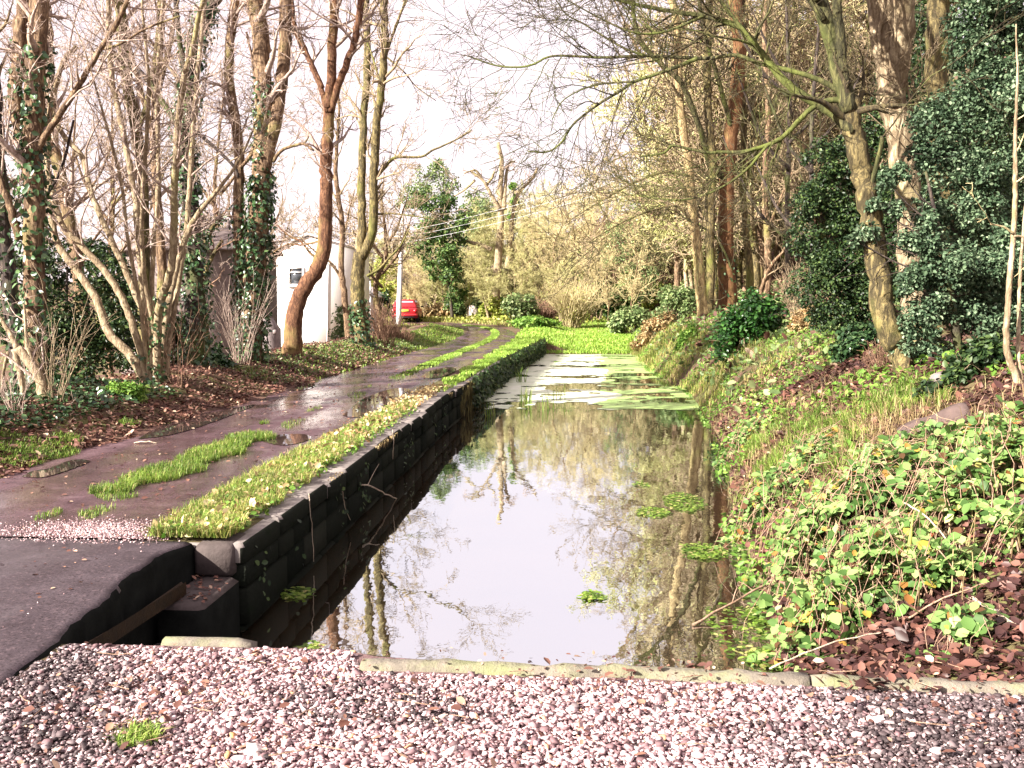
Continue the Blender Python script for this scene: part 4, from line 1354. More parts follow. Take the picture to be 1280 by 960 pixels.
for kx, (xb, yb, yy, bk, lab) in enumerate((
        (846, 378, 50, 'bark_tan', 'leaning thin trunk close behind the pale twin trunk'),
        (985, 380, 30, 'bark_dark', 'dark trunk in the thicket between laurel and mossy tree'),
        (1015, 385, 24, 'bark_dark', 'dark shaded trunk left of the mossy tree foot'))):
    r_ = random.Random(kx + 80)
    top = [(xb + r_.uniform(-14, 14), yb - 400 * u) for u in (0, .3, .6, 1)]
    lm = [([(xb, yb)] + top[1:], 7, 4, .2, 60)] + [([(xb, yb - 400 * u), (xb + s * 40, yb - 400 * (u + .1)), (xb + s * 75, yb - 400 * (u + .28))], 5, 2, .1, 20) for u, s in ((.2, -1), (.3, 1), (.42, -.8), (.5, .9), (.65, -1))]
    tree('bare_tree', lab, 'tree', lm, yy, bk, 'twig_tan' if kx < 1 else 'twig_moss', 90 + kx, k=(2.6, (.6, 2.4), 6, 3))

# broken tree in the far wood
tree('dead_tree', 'pale broken tree with crooked dark limbs on the skyline', 'tree', [
    ([(617, 372), (622, 330), (626, 280), (625, 240), (627, 205), (622, 178)], 13, 5, .8, 0),
    ([(624, 262), (612, 240), (604, 226), (594, 218), (588, 214)], 6, 2.5, .5, 0),
    ([(607, 232), (615, 222), (618, 214)], 4, 3, .7, 0),
    ([(594, 225), (580, 238), (566, 246)], 3.5, 1.5, .4, 0),
    ([(604, 226), (596, 214), (590, 213), (580, 217)], 3.5, 1.5, .4, 0),
    ([(630, 262), (632, 225), (636, 205), (644, 202)], 6, 3, .6, 0),
    ([(634, 335), (642, 262), (650, 240), (664, 225), (672, 210)], 7, 3, .5, 0),
    ([(615, 312), (600, 306), (585, 302), (566, 292)], 6, 3, .5, 0)], 66, 'bark_pale', 'twig_pale', 29, k=(1.2, (.4, 1.2), 4, 3))


# copied woodland trees --------------------------------------------------------
def copy_tree(o, parent=None):
    c = o.copy()
    COL.objects.link(c)
    if parent is not None:
        c.parent = parent
    for ch in o.children:
        copy_tree(ch, c)
    return c


def proto(name, h, seed, bark, twig, nl=7, r0=.11, k=(2.0, (.5, 1.6), 6, 4), spread=.35, rtip=.009, multi=1, buds=0.0):
    rng = np.random.default_rng(seed)
    root = empty(name, (0, 0, 0), 'x', 'tree')
    W = []
    for s in range(multi):
        a0 = rng.uniform(0, 6.28)
        ln = rng.uniform(.0, .18) if multi == 1 else rng.uniform(.12, .35)
        pts = [np.array([0, 0, -.3])]
        for u in (.15, .35, .6, .8, 1.0):
            pts.append(np.array([math.cos(a0) * ln * h * u, math.sin(a0) * ln * h * u, h * u]) + rng.normal(0, .05 * h * u, 3) * [1, 1, .2])
        q = resample(np.array(pts), 18)
        rr = r0 * (1 - .85 * np.linspace(0, 1, 18)) * (1 + .5 * np.exp(-np.linspace(0, 1, 18) * 12))
        mb = MB()
        tubes([(q[None], rr[None], 9)], mb)
        mb.build('trunk', M[bark], root, True)
        W.append((q, rr, .22, 1.0))
    base = list(W)
    mb = MB()
    for s in range(nl):
        q, rr, _, _ = base[s % len(base)]
        i = int(rng.uniform(3, 13))
        a = rng.uniform(0, 6.28)
        L = h * rng.uniform(.25, .5)
        d = np.array([math.cos(a) * .8, math.sin(a) * .8, .75])
        pts = [q[i]]
        for j in range(5):
            d = d + rng.normal(0, .18, 3) + [0, 0, .08]
            pts.append(pts[-1] + d / np.linalg.norm(d) * L / 5)
        ql = resample(np.array(pts), 14)
        rl = rr[i] * .55 * (1 - .8 * np.linspace(0, 1, 14))
        W.append((ql, rl, .1, 1.2))
        tubes([(ql[None], rl[None], 6)], mb)
    gs = twigs_from(W, rng, rtip, *k)
    tubes(gs, mb)
    mb.build('crown', M[twig], root)
    if buds:
        mb = MB()
        for a_, _, _ in gs[1:]:
            p = a_[rng.random(len(a_)) < buds][:, 1:].reshape(-1, 3)
            p = p + rng.normal(0, .05, p.shape)
            leaf_mesh(mb, p, rng.standard_normal(p.shape), rng.uniform(.05, .11, len(p)), rng, LANCE_V, droop=.8)
        mb.build('foliage', M['catkin'], root)
    return root


protos = [proto('woodland_tree', 7.5, 201, 'bark_tan', 'twig_yellow', 9, .08, k=(3.0, (.5, 1.8), 6, 4)),
          proto('woodland_tree', 7.0, 202, 'bark_pale', 'twig_straw', 10, .08, multi=2, buds=.35, k=(3.0, (.5, 1.8), 6, 4)),
          proto('woodland_tree', 8.5, 203, 'bark_olive', 'twig_tan', 9, .10, k=(3.0, (.5, 1.8), 6, 4), buds=.12),
          proto('woodland_tree', 6.5, 204, 'bark_pale', 'twig_straw', 12, .06, multi=3, buds=.5, k=(3.2, (.5, 1.6), 6, 4)),
          proto('woodland_tree', 7.5, 205, 'bark_olive', 'twig_moss', 9, .08, k=(3.0, (.5, 1.8), 6, 4))]
PLAB = ['bare tan tree standing in the wood on the far bank', 'pale bare tree with two stems in the wood beyond the water', 'mossy greenish bare tree in the wooded slope', 'small yellowish many-stemmed tree in the far wood', 'reddish bare tree in the brown wooded slope']
used = [False] * 5


def plant(k, x, y, s, rz):
    o = protos[k] if not used[k] else copy_tree(protos[k])
    used[k] = True
    o.location = (x, y, hz(x, y))
    o.scale = (s, s, s)
    o.rotation_euler = (0, 0, rz)
    tag(o, PLAB[k], 'tree', 'bare trees of the far wood')


rw = random.Random(5)
# back hill
spots = [(520, 66, .75), (508, 72, .8), (540, 70, .8), (556, 68, .8), (575, 74, .85), (592, 70, .8), (606, 77, .85), (640, 70, .8), (656, 66, .75), (672, 72, .9), (690, 66, .9), (705, 74, 1.0), (722, 68, 1.0), (740, 64, 1.0), (752, 76, 1.15), (470, 78, .7), (452, 72, .6), (486, 84, .7), (630, 84, .8), (560, 82, .75), (612, 64, .55), (648, 64, .55), (668, 63.5, .5), (700, 63, .6), (730, 62, .6), (760, 61, .7), (585, 66, .55), (530, 66, .5), (790, 60, .75), (715, 80, 1.1), (665, 86, 1.0), (610, 90, .9), (540, 90, .85), (500, 90, .8)]
for i, (px, Y, s) in enumerate(spots):
    x = P(px, 380, Y)[0]
    plant(rw.choice([1, 3, 3, 1, 0] if px < 680 else [1, 0, 3, 2, 0]), x, Y, s * rw.uniform(.85, 1.15), rw.uniform(0, 6.28))
# right slope
n_ = 0
for i in range(400):
    Y = rw.uniform(30, 72)
    px = rw.uniform(745, 1090)
    x = P(px, 380, Y)[0]
    if x < 5.0 or Y < np.interp(px, [745, 830, 860, 1000, 1090], [58, 50, YM + 6, YM + 4, YM + 2]):
        continue
    plant(rw.choice([0, 1, 1, 2, 2, 3, 3, 4]) if px < 900 else rw.choice([0, 2, 2, 4]), x, Y, rw.uniform(.95, 1.7) * (1.15 if px > 850 else .95), rw.uniform(0, 6.28))
    n_ += 1
    if n_ >= 46:
        break

# ------------------------------------------------------------------ bushes
def clumps_pts(cent, rad, n, rng):
    """points in several ellipsoid clumps, denser to the outside"""
    k = len(cent)
    w = (rad.prod(1)) ** .67
    ci = rng.choice(k, n, p=w / w.sum())
    v = rng.standard_normal((n, 3))
    v /= np.linalg.norm(v, axis=1, keepdims=True)
    r = rng.random(n) ** .45
    return cent[ci] + v * r[:, None] * rad[ci], v


def bush(name, label, cat, c, r, n, size, mat, seed, nc=14, stems=14, smat='twig_tan', group=None, upn=.8, template=LEAF_V, partname='foliage', minz=True):
    """leafy bush: c = base centre on the ground, r = (rx, ry, height)"""
    rng = np.random.default_rng(seed)
    c = np.asarray(c, float)
    cen, rad = [], []
    for i in range(nc):
        a = rng.uniform(0, 6.28)
        u = math.sqrt(rng.random()) * .75
        x, y = math.cos(a) * u * r[0], math.sin(a) * u * r[1]
        top = r[2] * math.sqrt(max(.05, 1 - u * u))
        cen.append((c[0] + x, c[1] + y, hz(c[0] + x, c[1] + y) + top * rng.uniform(.25, .85)))
        s = rng.uniform(.25, .45)
        rad.append((s * r[0], s * r[1], s * r[2] * .8))
    cen, rad = np.array(cen), np.array(rad)
    p, v = clumps_pts(cen, rad, n, rng)
    if minz:
        g = np.maximum(H(p[:, 0], p[:, 1]), WATER) + .02
        p[:, 2] = np.maximum(p[:, 2], g + rng.random(n) * .06)
    root = empty(name, (c[0], c[1], hz(c[0], c[1])), label, cat, group)
    mb = MB()
    leaf_mesh(mb, p, v * .7 + rng.standard_normal((n, 3)) * .6 + np.array([0, 0, upn]), size * rng.uniform(.55, 1.25, n), rng, template, droop=.4)
    mb.build(partname, M[mat], root)
    if stems:
        mb = MB()
        A = []
        for i in range(stems):
            e = cen[i % nc] + rng.normal(0, .3, 3) * rad[i % nc]
            a0 = np.array([c[0] + rng.normal(0, .12 * r[0]), c[1] + rng.normal(0, .12 * r[1]), 0])
            a0[2] = hz(a0[0], a0[1]) - .05
            mid = (a0 + e) / 2 + rng.normal(0, .12, 3) * r + np.array([0, 0, .2 * r[2]])
            A.append(resample(np.array([a0, mid, e]), 8))
        A = np.array(A)
        R = np.linspace(1, .35, 8)[None] * rng.uniform(.6, 1.2, (stems, 1)) * max(.004, .012 * r[2])
        b, rb = grow(A, R, np.full(stems, 4), rng, .3, None, (20, 60), .15, .03, 5, .6, .0025, ratio=.4)
        tubes([(A, R, 5), (b, rb, 3)], mb)
        mb.build('stem', M[smat], root)
    return root


def at(px, py):
    return hit(px, py)


def pxr(px, Y):
    return px / F * Y


def bush_px(name, label, cat, bx, by, wpx, hpx, n, mat, seed, size=None, Y=None, dy=.8, **kw):
    c = at(bx, by) if Y is None else P(bx, by, Y)
    Y = c[1]
    rx, h = pxr(wpx / 2, Y), pxr(hpx, Y)
    c = c + np.array([0, rx * dy * .6, 0])
    return bush(name, label, cat, c, (rx, rx * dy, h), int(n * (1 if size else 2.6)), size or max(.03, pxr(4.2, Y)), mat, seed, **kw)


def fan(name, label, cat, c, rx, h, n, mat, seed, lean=.6, kids=3, r=.006, leaves=None, rtip=.0025):
    """bare twiggy shrub: stems fanning from the ground"""
    rng = np.random.default_rng(seed)
    c = np.asarray(c, float)
    a = rng.uniform(0, 6.28, n)
    b0 = np.stack([c[0] + np.cos(a) * rx * .4 * rng.random(n), c[1] + np.sin(a) * rx * .4 * rng.random(n), np.zeros(n)], 1)
    b0[:, 2] = H(b0[:, 0], b0[:, 1]) - .04
    d = np.stack([np.cos(a) * lean * rng.random(n), np.sin(a) * lean * rng.random(n), np.ones(n)], 1)
    hh = h * rng.uniform(.6, 1.1, n)
    A = np.zeros((n, 7, 3))
    A[:, 0] = b0
    for k in range(1, 7):
        d = d + rng.normal(0, .1, (n, 3)) + np.stack([np.cos(a), np.sin(a), 0 * a], 1) * .03
        d /= np.linalg.norm(d, axis=1, keepdims=True)
        A[:, k] = A[:, k - 1] + d * (hh / 6)[:, None]
    R = np.linspace(1, .4, 7)[None] * (r * rng.uniform(.6, 1.3, n))[:, None]
    root = empty(name, c, label, cat)
    mb = MB()
    gs = [(A, R, 4)]
    if kids:
        b, rb = grow(A, R, np.full(n, kids), rng, .2, None, (15, 50), .12, .05, 5, .7, rtip, ratio=.45)
        gs.append((b, rb, 3))
    tubes(gs, mb)
    mb.build('stem', M[mat], root)
    if leaves:
        lm, ln, ls = leaves
        i = rng.integers(0, n, ln)
        f = rng.integers(2, 7, ln)
        p = A[i, f] + rng.normal(0, .06 * h / 1.0, (ln, 3))
        mb = MB()
        leaf_mesh(mb, p, rng.standard_normal((ln, 3)) + [0, 0, .4], ls * rng.uniform(.6, 1.2, ln), rng)
        mb.build('foliage', M[lm], root)
    return root


# shrubs along the far bank, left to right (base pixel, width, height in the photo's pixels)
bl = [
    ('far_shrub', 'low orange-tan shrub right of the red car', 'shrub', 540, 401, 50, 24, 700, 'tanleaf'),
    ('far_shrub', 'grey-green shrub at the foot of the ivy column', 'shrub', 575, 398, 60, 34, 900, 'greygreen'),
    ('far_shrub', 'yellow-green shrub by the right boulder of the lane bend', 'shrub', 615, 402, 50, 30, 800, 'yellowgreen'),
    ('far_shrub', 'broad green mixed shrub on the bank over the lane bend', 'shrub', 645, 406, 64, 40, 1200, 'greygreen'),
    ('far_shrub', 'pale yellow leafy shrub high on the far bank', 'shrub', 600, 384, 70, 30, 800, 'yellowgreen'),
    ('far_shrub', 'tan bracken shrub left of the fan-shaped willow', 'shrub', 672, 400, 44, 46, 900, 'tanleaf'),
    ('far_shrub', 'dark bluish bramble mound right of the fan-shaped willow', 'shrub', 752, 404, 62, 56, 1500, 'fresh_dark'),
    ('far_shrub', 'bright green rounded shrub above the dark bramble mound', 'shrub', 792, 388, 62, 44, 1500, 'fresh'),
    ('far_shrub', 'grey-green bramble mound at the marsh edge', 'shrub', 784, 420, 62, 34, 1300, 'greygreen'),
    ('far_shrub', 'wide grey-green bramble bush at the foot of the twin trunk', 'shrub', 838, 408, 84, 46, 1900, 'greygreen'),
    ('far_shrub', 'olive leafy shrub between green shrub and twin trunk', 'shrub', 822, 388, 44, 40, 900, 'yellowgreen'),
    ('far_shrub', 'red-brown bracken shrub on the shore below the bramble bush', 'shrub', 818, 425, 56, 28, 900, 'tanleaf'),
    ('far_shrub', 'small bright green shrub at the shore bend', 'shrub', 858, 432, 30, 22, 500, 'fresh'),
    ('far_shrub', 'straw-coloured scrub high among the far trees', 'shrub', 690, 372, 70, 40, 900, 'tanleaf'),
    ('far_shrub', 'green leafy sapling bush in the brown thicket', 'shrub', 735, 366, 50, 70, 1200, 'fresh'),
]
bl += [
    ('far_shrub', 'straw-yellow scrub directly below the broken tree', 'shrub', 622, 386, 60, 34, 900, 'strawleaf'),
    ('far_shrub', 'pale straw scrub between ivy column and broken tree', 'shrub', 592, 372, 50, 40, 900, 'strawleaf'),
    ('far_shrub', 'olive scrub left of the ivy column above the car', 'shrub', 528, 384, 50, 44, 900, 'yellowgreen'),
    ('far_shrub', 'straw scrub high on the slope left of the fan-shaped willow', 'shrub', 662, 362, 70, 44, 1000, 'strawleaf'),
    ('far_shrub', 'lime-tinged scrub above the fan-shaped willow', 'shrub', 716, 344, 60, 46, 1000, 'yellowgreen'),
    ('far_shrub', 'straw scrub behind the tall green sapling bush', 'shrub', 756, 352, 70, 50, 1100, 'strawleaf'),
    ('far_shrub', 'yellow-green weeds along the lane bend', 'shrub', 668, 411, 70, 16, 700, 'fresh'),
    ('far_shrub', 'grey-green weeds right of the lane bend boulders', 'shrub', 636, 396, 40, 24, 600, 'fresh'),
    ('far_shrub', 'tan scrub right of the ivy column foot', 'shrub', 602, 392, 36, 24, 500, 'tanleaf'),
    ('far_shrub', 'light green shrub above the wide bramble bush', 'shrub', 862, 380, 40, 40, 800, 'greygreen'),
]
for i, (nm, lab, ct, bx, by, w, h, n, mt) in enumerate(bl):
    bush_px(nm, lab, ct, bx, by, w, h, n, mt, 300 + i, nc=12, stems=12)
for (bx, by, w, h, n, mt, lab, sd_) in ((714, 411, 56, 62, 150, 'twig_yellow', 'fan-shaped yellow-green willow shrub on the far shore', 1), (683, 404, 40, 30, 90, 'twig_red', 'heap of reddish brushwood beside the fan-shaped willow', 2), (655, 380, 90, 60, 120, 'twig_pale', 'pale straw thicket above the lane bend', 3), (770, 372, 80, 100, 120, 'twig_red', 'brown twiggy thicket above the bright green shrub', 4), (820, 372, 90, 120, 130, 'twig_red', 'red-brown twiggy thicket left of the pale twin trunk', 5), (705, 350, 80, 70, 110, 'twig_yellow', 'tan twiggy thicket behind the fan-shaped willow', 6), (1000, 398, 60, 70, 90, 'twig_tan', 'brown twiggy thicket between laurel and mossy tree', 7), (530, 392, 60, 90, 110, 'twig_pale', 'pale twiggy thicket behind the red car', 8), (600, 376, 70, 80, 110, 'twig_pale', 'pale twiggy thicket below the broken tree', 9)):
    c = at(bx, by)
    fan('twiggy_shrub', lab, 'shrub', c, pxr(w * .45, c[1]), pxr(h, c[1]), n, mt, 340 + sd_, lean=.55, kids=4, r=max(.008, .0003 * c[1]), rtip=.0002 * c[1], leaves=('yellowgreen', 500, .09) if sd_ == 1 else None)


# ivy column and evergreens among the far trees
def evergreen(name, label, cat, pxs, Y, n, size, mat, seed, trunk=None, tmat='bark_dark', dy=1.0):
    """pxs: list of (px, py, r px [, depth offset]) foliage clumps"""
    rng = np.random.default_rng(seed)
    cen, rad = [], []
    for p in pxs:
        dz = p[3] if len(p) > 3 else rng.uniform(-.4, .4) * pxr(p[2], Y)
        cen.append(P(p[0], p[1], Y + dz))
        r = pxr(p[2], Y)
        rad.append((r, r * dy, r * .85))
        for k in range(7):
            v = rng.standard_normal(3)
            v /= np.linalg.norm(v)
            cen.append(np.array(cen[-1 - k]) + v * r * rng.uniform(.7, 1.15))
            s = rng.uniform(.2, .55)
            rad.append((r * s, r * s * dy, r * s * .8))
    cen, rad = np.array(cen), np.array(rad)
    p, v = clumps_pts(cen, rad, n, rng)
    p[:, 2] = np.maximum(p[:, 2], H(p[:, 0], p[:, 1]) + .03)
    tb = P(*trunk, Y) if trunk else cen[np.argmin(cen[:, 2])].copy()
    tb[2] = hz(tb[0], tb[1])
    root = empty(name, tb, label, cat)
    mb = MB()
    leaf_mesh(mb, p, v * .6 + rng.standard_normal((n, 3)) * .7 + np.array([0, 0, .7]), size * rng.uniform(.5, 1.2, n), rng, droop=.5)
    mb.build('foliage', M[mat], root)
    mb = MB()
    tops = [cen[i * 8] for i in range(len(pxs))]
    zt = max(t[2] for t in tops)
    top = np.array([np.mean([t[0] for t in tops]), Y, zt])
    tr = resample(np.array([tb - [0, 0, .15], (tb + top) / 2 + rng.normal(0, .05, 3), top]), 12)
    rt = np.linspace(1, .25, 12) * max(.04, .012 * (zt - tb[2]) + .03)
    tubes([(tr[None], rt[None], 8)], mb)
    A, R = [], []
    for t in tops:
        k = int(np.clip((t[2] - tb[2]) / max(.1, zt - tb[2]) * 9, 1, 10))
        A.append(resample(np.array([tr[k], (tr[k] + t) / 2 + [0, 0, -.05], t]), 8))
        R.append(np.linspace(1, .3, 8) * rt[k] * .45)
    A, R = np.array(A), np.array(R)
    b, rb = grow(A, R, np.full(len(A), 8), rng, .2, None, (30, 70), .15, .02, 6, .5, .003, ratio=.6)
    tubes([(A, R, 6), (b, rb, 3)], mb)
    mb.build('trunk', M[tmat], root)
    return root


evergreen('ivy_column', 'dark green ivy-smothered tree column behind the pole', 'tree', [(552, 258, 20), (556, 290, 24), (562, 318, 20), (566, 345, 17), (568, 370, 14), (538, 285, 20), (528, 252, 16), (580, 268, 14), (540, 330, 16), (522, 310, 14)], 65, 9000, .2, 'fresh_dark', 401, trunk=(566, 385))
evergreen('conifer', 'hazy pale green conifer behind the ivied column', 'tree', [(545, 212, 12), (530, 232, 20), (560, 230, 18), (598, 255, 20), (590, 290, 24), (510, 250, 16), (545, 205, 8)], 74, 7000, .18, 'greygreen', 402, trunk=(560, 380))
evergreen('ivied_tree', 'slim evergreen beside the broken skyline tree', 'tree', [(642, 232, 5), (643, 250, 6), (640, 270, 6)], 70, 700, .2, 'fresh', 403, trunk=(641, 370))
evergreen('conifer', 'soft green evergreen in the middle of the wooded slope', 'tree', [(800, 262, 22), (785, 290, 24), (820, 300, 22), (770, 320, 22), (800, 335, 26), (790, 365, 24), (815, 360, 20)], 62, 6000, .14, 'greygreen', 404, trunk=(800, 380))
evergreen('yellow_tree', 'yellowish leafy tree left of the pole', 'tree', [(470, 360, 20), (482, 335, 16), (476, 385, 18), (490, 360, 14)], 70, 2600, .22, 'yellowgreen', 405, trunk=(474, 410))
evergreen('hedge_bush', 'dark green bush between forked tree and red car', 'shrub', [(470, 392, 12), (478, 372, 9), (484, 388, 9)], 54, 1500, .15, 'ivy', 406, trunk=(474, 405))
evergreen('ivied_tree', 'green ivy-covered stump at the foot of the house drainpipe', 'tree', [(428, 395, 13), (436, 412, 16), (424, 418, 14)], 35, 1500, .12, 'greygreen', 407, trunk=(430, 432))
# dark evergreens behind the left stems
evergreen('ivy_thicket', 'dark ivy thicket between the far left tree and the hazel', 'thicket', [(60, 330, 34), (90, 400, 45), (50, 430, 40), (120, 440, 38), (75, 480, 32), (130, 350, 30), (20, 400, 40), (150, 400, 28)], 16.5, 16000, .075, 'evergreen', 408, trunk=(90, 490))
evergreen('ivy_thicket', 'dark evergreen thicket behind the hazel clump', 'thicket', [(175, 430, 36), (215, 410, 30), (160, 380, 34), (230, 440, 26), (195, 460, 24), (120, 320, 24)], 19.5, 11000, .08, 'evergreen', 409, trunk=(190, 470))
evergreen('ivy_thicket', 'low leafy thicket filling the gap right of the ivy-wrapped trunk', 'thicket', [(262, 448, 16), (278, 452, 12), (248, 455, 14)], 18.5, 1800, .08, 'ivy', 410, trunk=(262, 462))
bush_px('fern_clump', 'bright green fern clump at the foot of the hazel', 'fern', 150, 498, 56, 24, 900, 'fresh', 411, size=.08, nc=8, stems=6, template=LANCE_V)
for i, (bx, by, h, w, lab) in enumerate(((70, 505, 150, 40, 'upright thin bare shoots right of the cut stump'), (220, 482, 120, 50, 'brown upright shoots at the right foot of the hazel'), (300, 455, 120, 50, 'pale tangled brambles in front of the brown outbuilding'), (20, 520, 90, 40, 'low tangle of pale stems at the left edge'), (480, 428, 50, 60, 'tan dry stems at the foot of the forked tree'), (500, 424, 17, 60, 'pinkish dry scrub on the verge before the red car'))):
    c = at(bx, by)
    fan('bare_shrub', lab, 'shrub', c, pxr(w * .6, c[1]), pxr(h, c[1]), (16, 20, 34, 16, 110, 110)[i], ('twig_tan', 'twig_red', 'twig_pale', 'twig_pale', 'twig_red', 'twig_red')[i], 420 + i, lean=.45, kids=3, r=max(.005, .0003 * c[1]))

# hollies on the right
YHo = 11.0
evergreen('holly_tree', 'tall blue-green holly filling the upper right corner', 'tree', [(1255, 30, 44), (1215, 60, 34), (1262, 110, 50), (1205, 130, 40), (1160, 150, 28), (1240, 200, 50), (1180, 205, 36), (1280, 250, 44), (1215, 270, 44), (1168, 262, 24), (1300, 120, 50), (1250, -40, 50), (1320, 20, 60)], YHo, 46000, .046, 'holly', 430, trunk=(1235, 470))
evergreen('holly_tree', 'lower holly sprays hanging before the pale vine-laced trunk', 'tree', [(1190, 330, 36), (1250, 340, 44), (1160, 300, 26), (1220, 390, 40), (1170, 380, 26), (1110, 228, 14), (1085, 290, 16), (1128, 215, 12), (1068, 300, 9), (1150, 345, 20), (1275, 400, 34), (1140, 348, 20), (1152, 395, 26), (1132, 430, 18), (1165, 440, 24), (1095, 255, 10), (1120, 260, 12)], 10.4, 28000, .045, 'holly', 431, trunk=(1200, 470))
evergreen('evergreen_tree', 'dark evergreen mass left of the mossy tree trunk', 'tree', [(1060, 210, 34), (1035, 250, 32), (1060, 330, 44), (1040, 390, 34), (1075, 270, 36), (1010, 300, 30), (1080, 400, 30), (1030, 190, 22), (1100, 180, 24), (1105, 300, 34), (1110, 230, 30), (1020, 350, 34), (1010, 250, 22), (1085, 350, 36), (1090, 150, 26)], 16.5, 44000, .055, 'evergreen', 432, trunk=(1062, 420))
evergreen('evergreen_tree', 'deep green evergreen behind the hollies', 'tree', [(1130, 100, 36), (1150, 30, 40), (1120, 350, 40), (1150, 420, 40), (1210, 450, 40), (1130, 230, 40), (1200, 360, 50), (1270, 440, 50), (1230, 300, 60), (1240, 150, 60), (1180, 250, 60)], 15.5, 40000, .06, 'evergreen', 433, trunk=(1170, 450))
evergreen('evergreen_tree', 'dark tall evergreen screen far behind the hollies', 'tree', [(1200, 50, 80), (1280, 100, 80), (1200, 200, 80), (1270, 300, 80), (1180, 330, 70), (1280, 420, 60), (1210, 420, 50), (1360, 200, 80), (1370, 350, 80), (1440, 280, 90)], 20, 13000, .15, 'evergreen', 434, trunk=(1240, 430))
bush_px('laurel_bush', 'dense dark glossy laurel bush at the foot of the stout trunk', 'shrub', 936, 436, 96, 74, 5200, 'laurel', 435, size=.11, nc=26, stems=16)
bush_px('low_shrub', 'tan twiggy mound behind the laurel bush', 'shrub', 1005, 415, 50, 40, 900, 'tanleaf', 436, size=.08)
bush_px('low_shrub', 'ivy-leaved mound at the left of the mossy tree foot', 'shrub', 1075, 445, 70, 42, 2400, 'ivy', 437, size=.075)
bush_px('low_shrub', 'dark leafy mound in shade right of the mossy tree foot', 'shrub', 1215, 478, 110, 40, 2600, 'evergreen', 438, size=.07)
c = at(1110, 462)
fan('twiggy_shrub', 'red-brown brush heap at the foot of the mossy tree', 'shrub', c, .45, .42, 70, 'twig_red', 439, lean=1.0, kids=4, r=.005)

# brambles in the right foreground
br = [
    (968, 640, .42, .30, 420, 'bramble bush leaning over the water at the lower shore bend'),
    (1005, 590, .42, .2, 340, 'sunlit bramble bush with pale leaves on the upper shore'),
    (1075, 650, .50, .34, 620, 'large-leaved bramble bush in the middle of the right bank'),
    (1010, 700, .42, .36, 560, 'bramble bush just above the fallen stick in the water'),
    (1085, 745, .38, .34, 520, 'bramble bush beside the yellow blade of iris'),
    (1030, 790, .34, .28, 420, 'lowest bramble bush touching the mossy edging stone'),
    (1185, 650, .45, .26, 420, 'bramble bush with yellow and red leaves on the right bank'),
    (1262, 600, .42, .26, 420, 'bramble bush under the sapling at the right edge'),
    (1120, 590, .40, .2, 220, 'thin bramble bush in front of the fallen log'),
    (1235, 560, .36, .2, 200, 'bramble bush at the right end of the fallen log'),
    (1165, 745, .26, .24, 200, 'bramble spray over dark leaves left of the pale stick'),
    (1195, 815, .14, .16, 60, 'single drooping bramble sprig over the edging stone'),
    (1265, 690, .30, .18, 130, 'sparse bramble sprays over the dark leaf litter'),
    (930, 560, .40, .20, 320, 'low pale bramble bush by the first shore bend'),
]


def bramble(px, py, r, h, n, lab, seed):
    rng = np.random.default_rng(seed)
    c = at(px, py)
    root = empty('bramble_bush', (c[0], c[1], hz(c[0], c[1])), lab, 'bramble')
    m_ = max(10, n // 14)
    # arching canes
    a = rng.uniform(0, 6.28, m_)
    L = r * rng.uniform(.8, 1.7, m_)
    A = np.zeros((m_, 9, 3))
    for k in range(9):
        u = k / 8
        A[:, k, 0] = c[0] + np.cos(a) * L * (u - .25) + rng.normal(0, .012, m_)
        A[:, k, 1] = c[1] + np.sin(a) * L * (u - .25) + rng.normal(0, .012, m_)
        A[:, k, 2] = np.maximum(H(A[:, k, 0], A[:, k, 1]), hz(c[0], c[1]) - .35) + h * (1.0 * np.sin(min(1, u * 1.15) * math.pi) ** .8) * rng.uniform(.65, 1.2, m_)
    R = np.linspace(1, .5, 9)[None] * rng.uniform(.0025, .005, (m_, 1))
    mb = MB()
    B = A[: m_ // 2] + np.array([0, 0, 1]) * (np.sin(np.linspace(0, 2.6, 9)) * .10)[None, :, None] + rng.normal(0, .015, (m_ // 2, 9, 3)) + rng.normal(0, .12, (m_ // 2, 1, 3)) * [1, 1, 0]
    tubes([(A, R, 5), (B, R[: m_ // 2] * .8, 5)], mb)
    mb.build('stem', M['stick'], root)
    # leaflets in threes on short stalks
    q = int(n * .95)
    i = rng.integers(0, m_, q)
    t = rng.uniform(.12, 1, q) * 8
    j = np.minimum(t.astype(int), 7)
    f = (t - j)[:, None]
    p = A[i, j] * (1 - f) + A[i, j + 1] * f + rng.normal(0, .05, (q, 3)) * np.array([1, 1, .6])
    rel = rng.random(q)
    p[:, 2] = np.maximum(p[:, 2], np.maximum(H(p[:, 0], p[:, 1]), WATER) + .02)
    nrm = rng.standard_normal((q, 3)) * .45 + np.array([-.15, -.35, 1.0])
    sp = rng.standard_normal((q, 3))
    size = .03 + .075 * rng.random(q) ** 1.6
    mb = MB()
    LV = LEAF_V * np.array([1.25, 1, 1])
    leaf_mesh(mb, p, nrm, size, rng, LV, spin=sp, droop=.4)
    nn = nrm / np.linalg.norm(nrm, axis=1, keepdims=True)
    y = sp - (sp * nn).sum(1, keepdims=True) * nn
    y /= np.linalg.norm(y, axis=1, keepdims=True)
    x = np.cross(y, nn)
    for s in (-1, 1):
        leaf_mesh(mb, p + x * (s * size * .12)[:, None], nrm + .25 * rng.standard_normal((q, 3)), size * .8, rng, LV, spin=y * .25 + x * s, droop=.3)
    mb.build('foliage', M['bramble'], root)


for i, b_ in enumerate(br):
    bramble(*b_, 500 + i)

# ------------------------------------------------------------------ grasses, litter, weeds
def scat(n, x0, x1, y0, y1, rng, dz=0.0):
    x, y = rng.uniform(x0, x1, n), rng.uniform(y0, y1, n)
    return x, y


